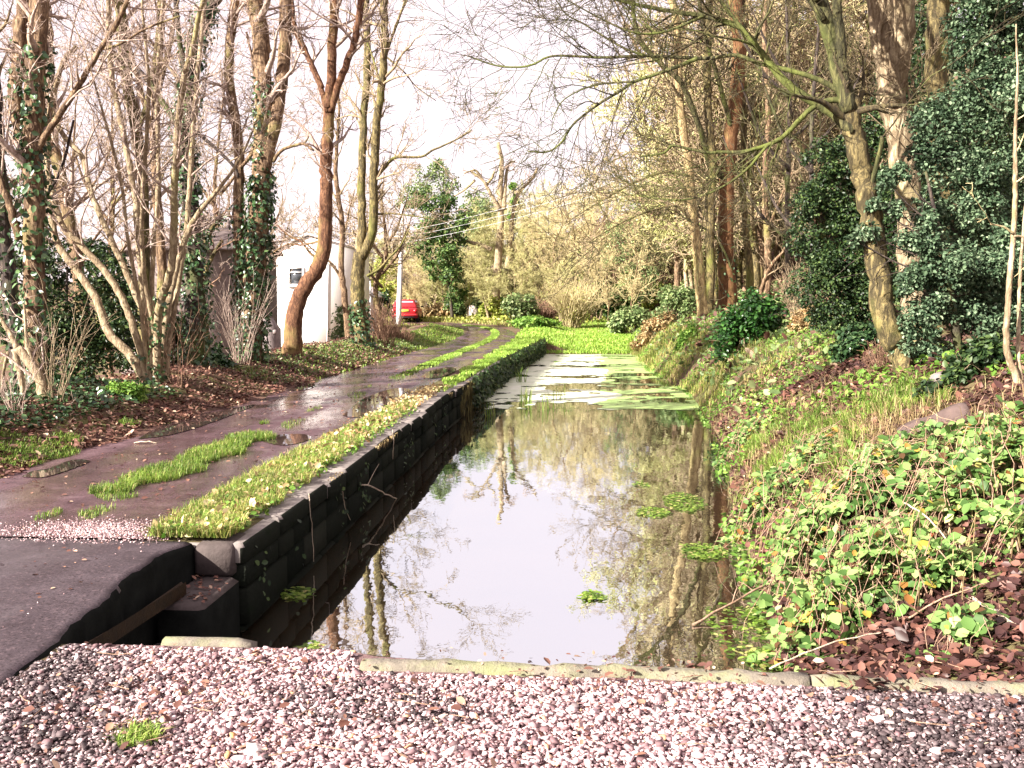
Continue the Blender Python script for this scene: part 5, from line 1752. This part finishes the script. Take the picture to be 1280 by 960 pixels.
def lane(n, o0, o1, y0, y1, rng, pw=1.0):
    """positions along the lane: sideways offset from its centre line"""
    s = np.linalg.norm(np.diff(CLs, axis=0), axis=1)
    S_ = np.concatenate([[0], np.cumsum(s)])
    cy = CLs[:, 1]
    m_ = (cy >= y0) & (cy <= y1)
    i0, i1 = np.argmax(m_), len(cy) - 1 - np.argmax(m_[::-1])
    u = S_[i0] + (S_[i1] - S_[i0]) * rng.random(n) ** pw
    of = rng.uniform(o0, o1, n)
    x = np.interp(u, S_, CLs[:, 0]) + np.interp(u, S_, nr[:, 0]) * of
    y = np.interp(u, S_, CLs[:, 1]) + np.interp(u, S_, nr[:, 1]) * of
    return x, y


def grasspatch(name, label, parts):
    """parts: list of (x, y, h, w, lean, zoff)"""
    rng = np.random.default_rng(len(label))
    mb = MB()
    for x, y, h, w, le, zo, *mt in parts:
        p = np.stack([x, y, np.maximum(H(x, y), -.75) + zo], 1)
        blades(mb, p, h, w, rng, le)
    return mb, rng


def gstuff(name, label, mat, parts):
    mb, _ = grasspatch(name, label, parts)
    o = mb.build(name, M[mat])
    return tag(o, label, 'grass', kind='stuff')


r8 = np.random.default_rng(88)


def vn2(x, y):
    g = np.random.default_rng(17).random((64, 64))
    x, y = np.asarray(x) + 40, np.asarray(y) + 40
    i, j = np.floor(x).astype(int), np.floor(y).astype(int)
    f, h = x - i, y - j
    return (g[i % 64, j % 64] * (1 - f) + g[(i + 1) % 64, j % 64] * f) * (1 - h) + (g[i % 64, (j + 1) % 64] * (1 - f) + g[(i + 1) % 64, (j + 1) % 64] * f) * h



# centre strip near: ragged outline from noise
x, y = lane(16000, -.30, .26, 7.9, 11.9, r8)
edge_ = .22 + .07 * np.sin(y * 5.1) + .05 * np.sin(y * 11.7 + 2)
cx_ = np.interp(y, CLs[:, 1][:120], CLs[:, 0][:120]) - .05 - .10 * sstep(9, 7.8, y)
k_ = (np.abs(x - cx_) < edge_ * (1 - .45 * sstep(8.6, 7.8, y)) * (1 - .5 * sstep(11.2, 11.9, y))) & (r8.random(len(x)) < .85)
xs1, ys1 = x[k_], y[k_]
x, y = lane(1500, -.22, .2, 6.6, 8.0, r8)
k_ = (np.sin(y * 9) + np.sin(x * 13 + y * 4) > .25)
xs2, ys2 = x[k_], y[k_]
x, y = lane(2600, -.2, .16, 12, 22, r8)
k_ = (np.sin(y * 3.1) + np.sin(x * 9 + y * 1.7) > .75)
xs3, ys3 = x[k_], y[k_]
x4, y4 = lane(7000, -.17, .15, 21, 56, r8, 1.0)
gstuff('grass_strip', 'bright green grass strip between the wheel tracks', 'grass', [(xs1, ys1, .085, .007, .8, .02), (xs2, ys2, .05, .006, .8, .02), (xs3, ys3, .05, .007, .7, .02), (x4, y4, .05, .022, .6, .02)])
x5, y5 = lane(9000, -.20, .18, 24, 57, r8)
gstuff('grass_strip', 'lime grass on the far part of the centre strip', 'grass_marsh', [(x5, y5, .06, .03, .6, .02)])
# verge over the coping
n = 26000
y = 6.44 + (15.5 - 6.44) * r8.random(n) ** 1.25
lft = np.interp(y, [6.4, 8, 9.5, 12, 14, 15.5], [-2.88, -2.92, -2.95, -2.86, -2.75, -2.66])
rgt = np.interp(y, [6.4, 7, 9, 12, 15.5], [-2.29, -2.34, -2.38, -2.42, -2.45]) + .05 * np.sin(y * 6) + .03 * np.sin(y * 15)
x = lft + (rgt - lft) * r8.random(n)
k_ = r8.random(n) < np.interp(y, [6.4, 9.5, 11.5, 15.5], [1, .9, .4, .2]) * (.55 + .45 * (np.sin(x * 7 + y * 2.3) * np.sin(y * 3.7) > -.2))
x, y = x[k_], y[k_]
hq = r8.random(len(x)) < .62
gstuff('verge_grass', 'yellowing grass on the verge along the canal wall', 'grass_yellow', [(x[hq], y[hq], .095, .008, 1.0, .03)])
gstuff('verge_grass', 'green grass mixed into the verge along the canal wall', 'grass_lime', [(x[~hq], y[~hq], .10, .008, .9, .03)])
# dead leaves and weeds in the verge
n = 2600
y = 6.45 + 12 * r8.random(n) ** 1.2
x = r8.uniform(-2.85, -2.36, n)
mb = MB()
p = np.stack([x, y, H(x, y) + .035 + .05 * r8.random(n)], 1)
leaf_mesh(mb, p, r8.standard_normal((n, 3)) * .6 + [0, 0, .8], r8.uniform(.03, .085, n), r8)
tag(mb.build('verge_leaves', M['litter_pale']), 'pale dead leaves lying in the verge grass', 'leaves', kind='stuff')
n = 1800
y = 6.45 + 8 * r8.random(n) ** 1.2
x = r8.uniform(-2.8, -2.30, n)
mb = MB()
p = np.stack([x, y, H(x, y) + .03 + .06 * r8.random(n)], 1)
leaf_mesh(mb, p, r8.standard_normal((n, 3)) * .5 + [0, 0, .9], r8.uniform(.03, .06, n), r8)
tag(mb.build('verge_weeds', M['fresh']), 'small leafy weeds in the verge grass', 'weeds', kind='stuff')
# far verge grass, marsh and bends
n = 16000
y = r8.uniform(17.5, 46, n)
lft = -2.60 + .10 * np.sin(y * 2.1)
x = lft + (XL(y) + .02 - lft) * r8.random(n)
k_ = r8.random(n) < np.interp(y, [17, 21, 23], [.15, .5, 1])
gstuff('far_verge_grass', 'lush lime grass on the far canal verge', 'grass_marsh', [(x[k_], y[k_], .08, .026, .8, .02)])
n = 30000
y = r8.uniform(42.3, 66, n)
x = r8.uniform(-3, 3.4, n)
cxl = np.interp(y, CLs[:170, 1], CLs[:170, 0])
k_ = (x > np.maximum(cxl + 1.0, -2.7)) & (x < XR(y) + .6 + .5 * np.sin(y))
gstuff('marsh_grass', 'bright lime grass filling the silted end of the canal', 'grass_marsh', [(x[k_], y[k_], .15, .05, .6, 0)])
n = 26000
x = r8.uniform(-34, 8, n)
y = r8.uniform(54, 76, n)
d_ = np.min(np.hypot(x[:, None] - CLs[None, ::4, 0], y[:, None] - CLs[None, ::4, 1]), 1)
k_ = d_ > 1.75
gstuff('bank_grass', 'yellow-green grass beside the bend of the lane', 'grass_yellow', [(x[k_], y[k_], .16, .06, .7, 0)])
x, y = lane(15000, -3.1, -1.52, 20, 57, r8)
k_ = r8.random(len(x)) < np.interp(y, [20, 30, 36], [.5, .8, 1])
gstuff('left_verge_grass', 'green grass along the left verge towards the bend', 'grass', [(x[k_], y[k_], .08, .03, .9, 0)])
# left verge: grass tufts, litter, ivy
parts = []
for (px, py, rr_, n) in ((60, 566, .28, 900), (85, 552, .15, 400), (10, 576, .3, 800), (162, 532, .12, 200), (330, 532, .06, 80), (318, 470, .4, 300), (420, 447, .5, 400), (20, 560, .3, 700)):
    c = at(px, py)
    a = r8.uniform(0, 6.28, n)
    u = np.sqrt(r8.random(n)) * rr_
    parts.append((c[0] + np.cos(a) * u, c[1] + np.sin(a) * u * 1.3, .075, .009, .9, .01))
gstuff('tuft_grass', 'scattered grass tufts along the left side of the lane', 'grass', parts)


def litter(name, label, mat, x, y, size, rng, dz=.015, tilt=.45, cat='leaves'):
    n = len(x)
    p = np.stack([x, y, np.maximum(H(x, y), -.66) + dz + .03 * rng.random(n)], 1)
    mb = MB()
    leaf_mesh(mb, p, rng.standard_normal((n, 3)) * tilt + [0, 0, 1], rng.uniform(.5, 1.2, n) * size, rng)
    return tag(mb.build(name, M[mat]), label, cat, kind='stuff')


n = 21000
y = 8.0 + 24 * r8.random(n) ** 1.3
x = -5.28 - 2.6 * r8.random(n) ** 1.3 + .1 * np.sin(y * 3)
litter('leaf_litter', 'brown fallen leaves on the left verge', 'litter', x, y, .07, r8)
n = 4200
y = r8.uniform(8.5, 14.5, n)
x = -5.9 - 2.4 * r8.random(n)
litter('ground_ivy', 'ivy leaves creeping over the left verge', 'ivy', x, y, .085, r8, .05, .6, 'ivy')
n = 3500
y = r8.uniform(18, 36, n)
x = -5.45 - 1.6 * r8.random(n)
litter('verge_weeds', 'green weeds on the left verge in front of the house', 'greygreen', x, y, .07, r8, .02, .6, 'weeds')
# scattered leaves on the lane and gravel
n = 900
x, y = lane(n, -1.4, .9, 6.5, 24, r8)
p = np.stack([x, y, ZP(y) + .03 + .012 * r8.random(n)], 1)
mb = MB()
leaf_mesh(mb, p, r8.standard_normal((n, 3)) * .25 + [0, 0, 1], r8.uniform(.02, .06, n), r8)
tag(mb.build('lane_leaves', M['litter']), 'a few fallen leaves on the muddy lane', 'leaves', kind='stuff')
n = 6000
x, y = r8.uniform(-2.3, 2.4, n), r8.uniform(3.0, 4.4, n)
k_ = r8.random(n) < .12 + .75 * np.exp(-((x - .25) ** 2 / .12 + (y - 4.1) ** 2 / .05)) + .6 * np.exp(-((x + 1.75) ** 2 / .09 + (y - 3.85) ** 2 / .12)) + .25 * sstep(.9, 1.6, x)
x, y = x[k_], y[k_]
p = np.stack([x, y, .025 + .02 * r8.random(len(x))], 1)
mb = MB()
leaf_mesh(mb, p, r8.standard_normal((len(x), 3)) * .4 + [0, 0, 1], np.where(r8.random(len(x)) < .1, .05, .014 + .012 * r8.random(len(x))), r8)
tag(mb.build('gravel_leaves', M['litter']), 'brown leaf scraps caught in the gravel', 'leaves', kind='stuff')
# thin twigs on gravel
mb = MB()
n = 120
c0 = np.stack([r8.uniform(-2.2, 2.2, n), r8.uniform(3.1, 4.35, n), .03 + .015 * r8.random(n)], 1)
k_ = r8.random(n) < .35 + .65 * np.exp(-((c0[:, 0] + 1.7) ** 2 / .2))
c0 = c0[k_]
a = r8.uniform(0, 6.28, len(c0))
L = r8.uniform(.04, .16, len(c0))
A = np.stack([c0 + np.stack([np.cos(a), np.sin(a), 0 * a], 1) * (L * u)[:, None] + r8.normal(0, .006, (len(c0), 3)) * [1, 1, .4] for u in (-.5, 0, .5)], 1)
tubes([(A, np.full((len(c0), 3), .0022), 4)], mb)
tag(mb.build('fallen_twigs', M['stick']), 'thin broken twigs lying among the gravel', 'twigs', kind='stuff')

# right bank ground cover
n = 16000
y = 4.1 + 14.5 * r8.random(n) ** 1.4
x = XR(y) + .05 + 4.5 * r8.random(n) ** 1.2
litter('bank_litter', 'dark purple-brown leaf litter on the right bank', 'litter_dark', x, y, .085, r8)
n = 3600
y = r8.uniform(3.95, 6.2, n)
x = r8.uniform(1.3, 3.4, n)
k_ = (y > 4.50 + shear(x)) & (x > XR(y))
litter('bank_litter', 'damp brown leaves at the near right corner of the bank', 'litter_dark', x[k_], y[k_], .07, r8, .02, .6)
n = 5000
y = r8.uniform(7.5, 18, n)
x = XR(y) + .1 + 2.4 * r8.random(n)
litter('bank_litter', 'paler dead leaves among the litter of the right bank', 'litter', x, y, .07, r8)
n = 17000
y = r8.uniform(7, 40, n)
x = XR(y) - .1 + 2.6 * r8.random(n) ** 1.3
k_ = (np.sin(x * 3.1 + y) + np.sin(y * 1.3 - x * 2) > -.3)
litter('bank_weeds', 'small green leaves creeping over the right bank', 'fresh', x[k_], y[k_], .075, r8, .05, .7, 'weeds')
n = 7000
y = r8.uniform(14, 60, n)
x = XR(y) + .3 + 6 * r8.random(n)
litter('slope_weeds', 'mixed grey-green undergrowth on the wooded slope', 'greygreen', x, y, .16, r8, .06, .8, 'weeds')
n = 12000
y = r8.uniform(20, 75, n)
x = XR(y) + .6 + 12 * r8.random(n)
litter('slope_litter', 'brown bracken litter on the wooded slope', 'litter', x[::2], y[::2], .2, r8, .06, .8)
n = 14000
x = r8.uniform(-20, 12, n)
y = r8.uniform(63, 84, n)
d_ = np.min(np.hypot(x[:, None] - CLs[None, ::4, 0], y[:, None] - CLs[None, ::4, 1]), 1)
k_ = d_ > 1.8
litter('hill_undergrowth', 'pale yellow undergrowth on the bank behind the bend', 'yellowgreen', x[k_], y[k_], .26, r8, .15, .9, 'undergrowth')
n = 14000
x = r8.uniform(-20, 14, n)
y = r8.uniform(64, 92, n)
litter('hill_undergrowth', 'tan bracken undergrowth under the far trees', 'strawleaf', x, y, .26, r8, .15, .9, 'undergrowth')
parts = []
for (px, py, rr_, n, h) in ((1010, 545, .4, 2200, .16), (960, 590, .3, 1100, .16), (1060, 590, .3, 900, .14), (1100, 512, .35, 1300, .16), (1150, 500, .3, 900, .15), (945, 560, .3, 1100, .16), (1055, 560, .25, 800, .14), (1040, 440, .3, 500, .14), (990, 440, .4, 400, .12)):
    c = at(px, py)
    a = r8.uniform(0, 6.28, n)
    u = np.sqrt(r8.random(n)) * rr_
    parts.append((c[0] + np.cos(a) * u * (.7 + .5 * np.sin(a * 3 + px)), c[1] + np.sin(a) * u * 2.0, h, .008, .9, .0))
gstuff('bank_grass', 'lime sunlit grass patches on the right bank', 'grass_lime', parts)
n = 9000
y = 13 + 33 * r8.random(n)
x = XR(y) - .15 + 1.5 * r8.random(n) ** 1.4
k_ = vn2(x * 1.1, y * .45) + .12 * sstep(16, 26, y) > .5
x, y = x[k_], y[k_]
gstuff('shore_sedge', 'yellow-green sedge along the right shore', 'grass_yellow', [(x, y, np.interp(y, [13, 20, 45], [.14, .24, .32]), .016, 1.1, .0)])
n = 7000
y = 12 + 33 * r8.random(n)
x = XR(y) - .05 + 2.6 * r8.random(n) ** 1.2
k_ = vn2(x * 1.3 + 20, y * .5 + 9) > .52
x, y = x[k_], y[k_]
gstuff('shore_grass', 'green grass on the lower right bank', 'grass_lime', [(x, y, np.interp(y, [12, 20, 45], [.10, .14, .22]), .014, 1.0, .0)])
parts = []
for (px, py, rr_, n, h) in ((940, 480, .6, 420, .2), (1000, 460, .7, 420, .22), (930, 455, .5, 300, .3), (1060, 540, .4, 260, .22), (870, 440, .8, 300, .3), (1200, 520, .5, 260, .16), (900, 455, .6, 300, .25), (1110, 530, .4, 220, .28), (1000, 520, .5, 300, .2), (980, 560, .5, 420, .26), (1080, 560, .5, 420, .26), (1150, 560, .4, 300, .22), (1040, 620, .5, 200, .34), (1130, 680, .5, 160, .34)):
    c = at(px, py)
    a = r8.uniform(0, 6.28, n)
    u = np.sqrt(r8.random(n)) * rr_
    parts.append((c[0] + np.cos(a) * u * 1.2, c[1] + np.sin(a) * u * 2.2, h, .006, 1.2, .0))
gstuff('dry_stalks', 'pale dry grass stalks on the right bank', 'grass_straw', parts)

# growth hanging over the far part of the wall
n = 9000
y = 18.5 + 23.5 * r8.random(n)
p = np.stack([XL(y) + .02 + .06 * r8.random(n), y, .02 - .5 * r8.random(n) ** 1.3], 1)
k_ = r8.random(n) < np.interp(y, [18.5, 21, 24], [.15, .7, 1])
mb = MB()
blades(mb, p[k_], -.26, .016, r8, .25, dirs=np.array([.3, 0, 0]))
tag(mb.build('hanging_grass', M['hang_grass']), 'dry brown grass hanging over the far canal wall', 'grass', kind='stuff')
n = 5000
y = 20 + 22 * r8.random(n)
p = np.stack([XL(y) + .03 + .12 * r8.random(n), y, .1 - .6 * r8.random(n)], 1)
mb = MB()
leaf_mesh(mb, p, r8.standard_normal((n, 3)) * .6 + [1, -.2, .5], r8.uniform(.05, .13, n), r8, droop=1)
tag(mb.build('wall_ivy', M['evergreen']), 'dark creeping plants over the far canal wall', 'ivy', kind='stuff')
n = 1700
y = 8.2 + 12.5 * r8.random(n)
p = np.stack([XL(y) - .05 + .07 * r8.random(n), y, .012 + 0 * y], 1)
k_ = vn2(y * 1.9, y * .3) > .56
mb = MB()
blades(mb, p[k_], -.09, .008, r8, .5, dirs=np.array([.7, 0, 0]))
tag(mb.build('hanging_grass', M['grass_straw']), 'short dry grass drooping over the coping edge', 'grass', kind='stuff')
n = 300
x, y = r8.uniform(-7, -2.7, n), r8.uniform(4.2, 6.4, n)
mb = MB()
stones(mb, np.stack([x, y, .036 + 0 * x], 1), r8.uniform(.003, .010, n), r8)
tag(mb.build('ramp_grit', M['gravel']), 'loose grit scattered on the asphalt ramp', 'gravel', kind='stuff')
n = 160
x, y = r8.uniform(-5.5, -2.66, n), r8.uniform(4.4, 6.4, n)
mb = MB()
leaf_mesh(mb, np.stack([x, y, .04 + .01 * r8.random(n)], 1), r8.standard_normal((n, 3)) * .3 + [0, 0, 1], r8.uniform(.012, .04, n), r8)
n = 60
x, y, z = r8.uniform(-2.5, -2.25, n), r8.uniform(5.8, 6.36, n), np.full(n, -.205)
leaf_mesh(mb, np.stack([x, y, z], 1), r8.standard_normal((n, 3)) * .3 + [0, 0, 1], r8.uniform(.015, .045, n), r8)
tag(mb.build('ramp_leaves', M['litter']), 'leaf scraps on the ramp and the steps', 'leaves', kind='stuff')
n = 420
y = 6.6 + 14 * r8.random(n)
p = np.stack([XL(y) + .015 + .03 * r8.random(n), y, -.05 - .45 * r8.random(n)], 1)
k_ = np.sin(y * 2.1) + np.sin(y * 5 + 1) > .6
mb = MB()
leaf_mesh(mb, p[k_], r8.standard_normal((k_.sum(), 3)) * .4 + [1, -.3, .4], r8.uniform(.03, .06, k_.sum()), r8, droop=1)
tag(mb.build('wall_weeds', M['evergreen']), 'small ferns and weeds rooted in the wall joints', 'weeds', kind='stuff')


# floating weed
def blob(mb, cx, cy, rx, ry, z, rng):
    k = 18
    a = np.arange(k) / k * 2 * math.pi
    rr = 1 + .22 * np.sin(a * 2 + rng.uniform(0, 6)) + .16 * np.sin(a * 3 + rng.uniform(0, 6)) + .1 * rng.standard_normal(k)
    V = np.stack([cx + np.cos(a) * rr * rx, cy + np.sin(a) * rr * ry, np.full(k, z)], 1)
    V[:, 0] = np.clip(V[:, 0], XL(V[:, 1]) + .03, XR(V[:, 1]) + .05)
    mb.add(V, [tuple(range(k))])


rb_ = np.random.default_rng(77)
def vnoise(x, y, seed):
    g = np.random.default_rng(seed).random((64, 64))
    i, j = np.floor(x).astype(int), np.floor(y).astype(int)
    f, h = x - i, y - j
    f, h = f * f * (3 - 2 * f), h * h * (3 - 2 * h)
    q = lambda a, b: g[a % 64, b % 64]
    return (q(i, j) * (1 - f) + q(i + 1, j) * f) * (1 - h) + (q(i, j + 1) * (1 - f) + q(i + 1, j + 1) * f) * h


gx1, gy1 = np.meshgrid(np.arange(0, 5.2, .035), np.concatenate([np.arange(19.6, 28, .05), np.arange(28, 42.3, .09)]))
gx1 = gx1 + XL(gy1) - .05 + rb_.normal(0, .008, gx1.shape)
gy2 = gy1 + rb_.normal(0, .012, gy1.shape)
u_ = (gx1 - XL(gy1)) / (XR(gy1) - XL(gy1))
f_ = .5 * vnoise(gx1 * .6, gy1 * 1.05, 1) + .27 * vnoise(gx1 * 2.4, gy1 * 2.2, 2) + .15 * vnoise(gx1 * 6, gy1 * 5, 3) + .08 * vnoise(gx1 * 15, gy1 * 12, 4)
cov = np.interp(gy1, [19.6, 20.5, 22, 24, 30, 42], [-.3, -.03, .03, .05, .07, .12])
cov = cov + np.where((gy1 < 26.5) & (u_ > .26) & (u_ < .55), -.12, 0) + np.where((gy1 < 22), np.where(u_ > .5, .05, -.12), 0)
cov = cov + .22 * np.exp(-(((gx1 + 1.30) / .55) ** 2 + ((gy1 - 24.6) / 1.7) ** 2))
on = (f_ + cov > .50) & (u_ > .0) & (u_ < 1.02)
isw = (u_ + .25 * (vnoise(gx1 * 1.3, gy1 * .8, 7) - .5) > .60)
V, q, t = grid_mesh(gx1, gy2, np.full(gx1.shape, WATER + .006))
q = q.reshape(-1, 4)
onf = on[:-1, :-1].ravel() & (gx1[:-1, 1:] < XR(gy1[:-1, 1:]) + .05).ravel()
wf = isw[:-1, :-1].ravel()
for nm, mt, msk, lab in (('pondweed', 'weed', onf & wf, 'green floating pondweed film along the right of the far water'), ('water_scum', 'scum', onf & ~wf, 'weed film coloured pale for its sky sheen broken over the far water')):
    qq = q[msk]
    us, inv = np.unique(qq, return_inverse=True)
    o = link(nm, mesh_np(nm, V[us], inv.reshape(-1), np.full(len(qq), 4)), M[mt])
    tag(o, lab, 'pondweed', kind='stuff')
mb = MB()
for (px, py, w, h, n) in ((855, 628, 24, 12, 420), (815, 641, 22, 6, 260), (880, 690, 28, 10, 420), (740, 746, 14, 6, 120), (965, 770, 36, 14, 380), (970, 825, 36, 14, 420), (1000, 800, 30, 25, 320), (372, 742, 20, 8, 90), (350, 826, 26, 8, 160), (800, 606, 10, 4, 50), (925, 790, 40, 40, 160), (700, 512, 60, 3, 120), (385, 815, 16, 12, 120)):
    c = G(px, py, WATER)
    a = r8.uniform(0, 6.28, n)
    u = np.sqrt(r8.random(n))
    x = c[0] + np.cos(a) * u * pxr(w, c[1])
    y = c[1] + np.sin(a) * u * h / F * c[1] ** 2 / 2.19
    p = np.stack([x, y, np.full(n, WATER + .008) + .006 * r8.random(n)], 1)
    leaf_mesh(mb, p, r8.standard_normal((n, 3)) * .12 + [0, 0, 1], r8.uniform(.025, .06, n), r8)
tag(mb.build('duckweed', M['grass']), 'small green floating leaf patches on the near water', 'pondweed', kind='stuff')
parts = []
for (px, py, n, rr_) in ((657, 505, 40, .16), (683, 512, 16, .2), (700, 500, 14, .25), (612, 520, 12, .12), (650, 478, 24, .2)):
    c = G(px, py, WATER)
    a = r8.uniform(0, 6.28, n)
    parts.append((c[0] + np.cos(a) * rr_ * r8.random(n), c[1] + np.sin(a) * rr_ * r8.random(n), .42, .016, .35, .1))
mb = MB()
for x, y, h, w, le, zo in parts:
    blades(mb, np.stack([x, y, np.full(len(x), WATER - .02)], 1), h, w, r8, le)
tag(mb.build('water_reeds', M['grass_lime']), 'thin green reed blades standing in the water by the weed mats', 'reeds', kind='stuff')


# ------------------------------------------------------------------ single sticks, stones, tufts
def stick(pts, r0, r1, label, mat='stick', name='stick', side=()):
    pts = [np.array(p) for p in pts]
    q = resample(np.array(pts), 12)
    q[1:-1] += np.random.default_rng(len(label)).normal(0, r0 * .5, (10, 3))
    mb = MB()
    gs = [(q[None], np.linspace(r0, r1, 12)[None], 6)]
    for s in side:
        k = int(s[0] * 11)
        e = q[k] + np.array(s[1])
        gs.append((resample(np.array([q[k], (q[k] + e) / 2 + [0, 0, .01], e]), 6)[None], np.linspace(r0 * .5, r1 * .4, 6)[None], 4))
    tubes(gs, mb)
    return tag(mb.build(name, M[mat]), label, 'stick')


w0 = G(866, 781, WATER + .01)
w1 = G(950, 734, WATER + .20)
w1 = P(1000, 705, w0[1] + .75)
stick([w0, (w0 + P(918, 752, w0[1] + .3)) / 2, P(918, 752, w0[1] + .3), w1], .009, .007, 'pale fallen stick reaching from the brambles down into the water', side=((.45, (.04, .05, .10)), (.6, (-.10, .02, .06))))
a_ = at(1212, 758)
b_ = at(1300, 812)
stick([a_ + [0, 0, .05], (a_ + b_) / 2 + [0, 0, .05], b_ + [0, 0, .04]], .010, .012, 'pale straight stick lying on dark leaves at the lower right', 'stick_pale')
a_, b_ = at(1120, 790), at(1235, 742)
stick([a_ + [0, 0, .04], (a_ + b_) / 2 + [0, 0, .08], b_ + [0, 0, .06]], .006, .004, 'thin dark stick crossing below the bramble spray')
a_, b_ = at(955, 838), at(1110, 800)
stick([G(962, 836, -.3), (G(962, 836, -.3) + b_) / 2 + [0, 0, .06], b_ + [0, 0, .05]], .005, .004, 'thin twig low over the water above the mossy edging stone', 'stick_pale')
a_, b_ = at(1120, 665), at(1195, 715)
stick([a_ + [0, 0, .22], (a_ + b_) / 2 + [0, 0, .22], b_ + [0, 0, .12]], .006, .005, 'pale cane slanting between bramble bushes', 'stick_pale')
fx = lambda px, py, off=.02: (lambda d: CP + d * ((-2.19 + off) / d[0]))(ray(px, py))
stick([fx(452, 606, .0), fx(462, 606, .06), fx(480, 617, .14), fx(497, 624, .2)], .009, .006, 'pale forked twig sticking out of the canal wall', 'stick_pale', side=((.1, (.02, .5, .14)),))
stick([fx(386, 617, .03), fx(389, 650, .03), fx(391, 680, .03), fx(392, 702, .04)], .004, .003, 'thin dry creeper hanging down the canal wall face', 'stick_pale')
stick([fx(428, 614, .03), fx(431, 632, .03), fx(438, 650, .04)], .005, .003, 'short dry stem hanging on the wall below the verge', 'stick_pale')
stick([fx(491, 537, .03), fx(492, 555, .03), fx(491, 574, .03)], .005, .003, 'thin pale root hanging from the coping further along', 'stick_pale')
for (p0, p1, lab) in (((95, 522), (130, 512), 'pale twig lying on the left verge by the ground ivy'), ((168, 557), (196, 557), 'pale twig lying flat on the lane near the long puddle')):
    a_, b_ = at(*p0), at(*p1)
    stick([a_ + [0, 0, .03], (a_ + b_) / 2 + [0, 0, .045], b_ + [0, 0, .03]], .008, .006, lab, 'stick_pale')
# yellow iris blade, log, boulders, tuft
c = at(1128, 742)
mb = MB()
V = []
for k in range(8):
    u = k / 7
    w = .016 * (1 - u ** 2.5) + .001
    V += [(c[0] - w + .05 * u, c[1] - .02 + .02 * u, c[2] + .50 * u), (c[0] + .05 * u, c[1] - .028 + .02 * u, c[2] + .50 * u), (c[0] + w + .05 * u, c[1] - .02 + .02 * u, c[2] + .50 * u)]
mb.add(V, [(k * 3 + j, k * 3 + j + 1, k * 3 + j + 4, k * 3 + j + 3) for k in range(7) for j in range(2)])
tag(mb.build('iris_blade', M['grass_yellow']), 'single upright yellow-green blade among the brambles', 'plant')


def rock(name, label, c, r, mat, seed, cat='boulder', sub=3):
    import bmesh
    rng = np.random.default_rng(seed)
    bm = bmesh.new()
    bmesh.ops.create_icosphere(bm, subdivisions=sub, radius=1)
    ph = rng.uniform(0, 6, 9)
    for v in bm.verts:
        x, y, z = v.co
        f = 1 + .14 * math.sin(3 * x + ph[0]) * math.sin(2.5 * y + ph[1]) + .10 * math.sin(5 * z + ph[2] + 2 * x) + .05 * math.sin(9 * y + ph[3] + 4 * z)
        v.co = Vector((x * f * r[0], y * f * r[1], z * f * r[2]))
    me = bpy.data.meshes.new(name)
    bm.to_mesh(me)
    bm.free()
    for p in me.polygons:
        p.use_smooth = True
    o = link(name, me, M[mat], None, Vector([float(q) for q in c]))
    return tag(o, label, cat)


c = at(543, 396)
rock('boulder', 'pale boulder at the lane edge just right of the red car', c + [0, 0, .2], (.42, .4, .5), 'boulder', 1)
c = at(591, 396)
rock('boulder', 'larger pale boulder at the lane bend, right of the other boulder', c + [0, 0, .2], (.5, .4, .55), 'boulder', 2)
c = at(1175, 482)
rock('boulder', 'round tan stone in shade between mossy tree and hollies', c + [0, 0, .03], (.12, .1, .09), 'palestone', 3)
a_, b_ = at(1128, 556), at(1212, 524)
mb = MB()
q = resample(np.array([a_ + [0, 0, .03], (a_ + b_) / 2 + [0, 0, .05], b_ + [0, 0, .03]]), 14)
tubes([(q[None], (.095 + .012 * np.sin(np.linspace(0, 9, 14)))[None], 11)], mb)
tag(mb.build('fallen_log', M['log']), 'grey weathered log lying across the right bank', 'log')
c = G(172, 928, .0)
n = 420
a = r8.uniform(0, 6.28, n)
u = np.sqrt(r8.random(n)) * .075
mb = MB()
blades(mb, np.stack([c[0] + np.cos(a) * u, c[1] + np.sin(a) * u, np.full(n, .005)], 1), .06, .005, r8, 1.0)
tag(mb.build('grass_tuft', M['grass_lime']), 'small bright grass tuft growing in the foreground gravel', 'grass tuft')
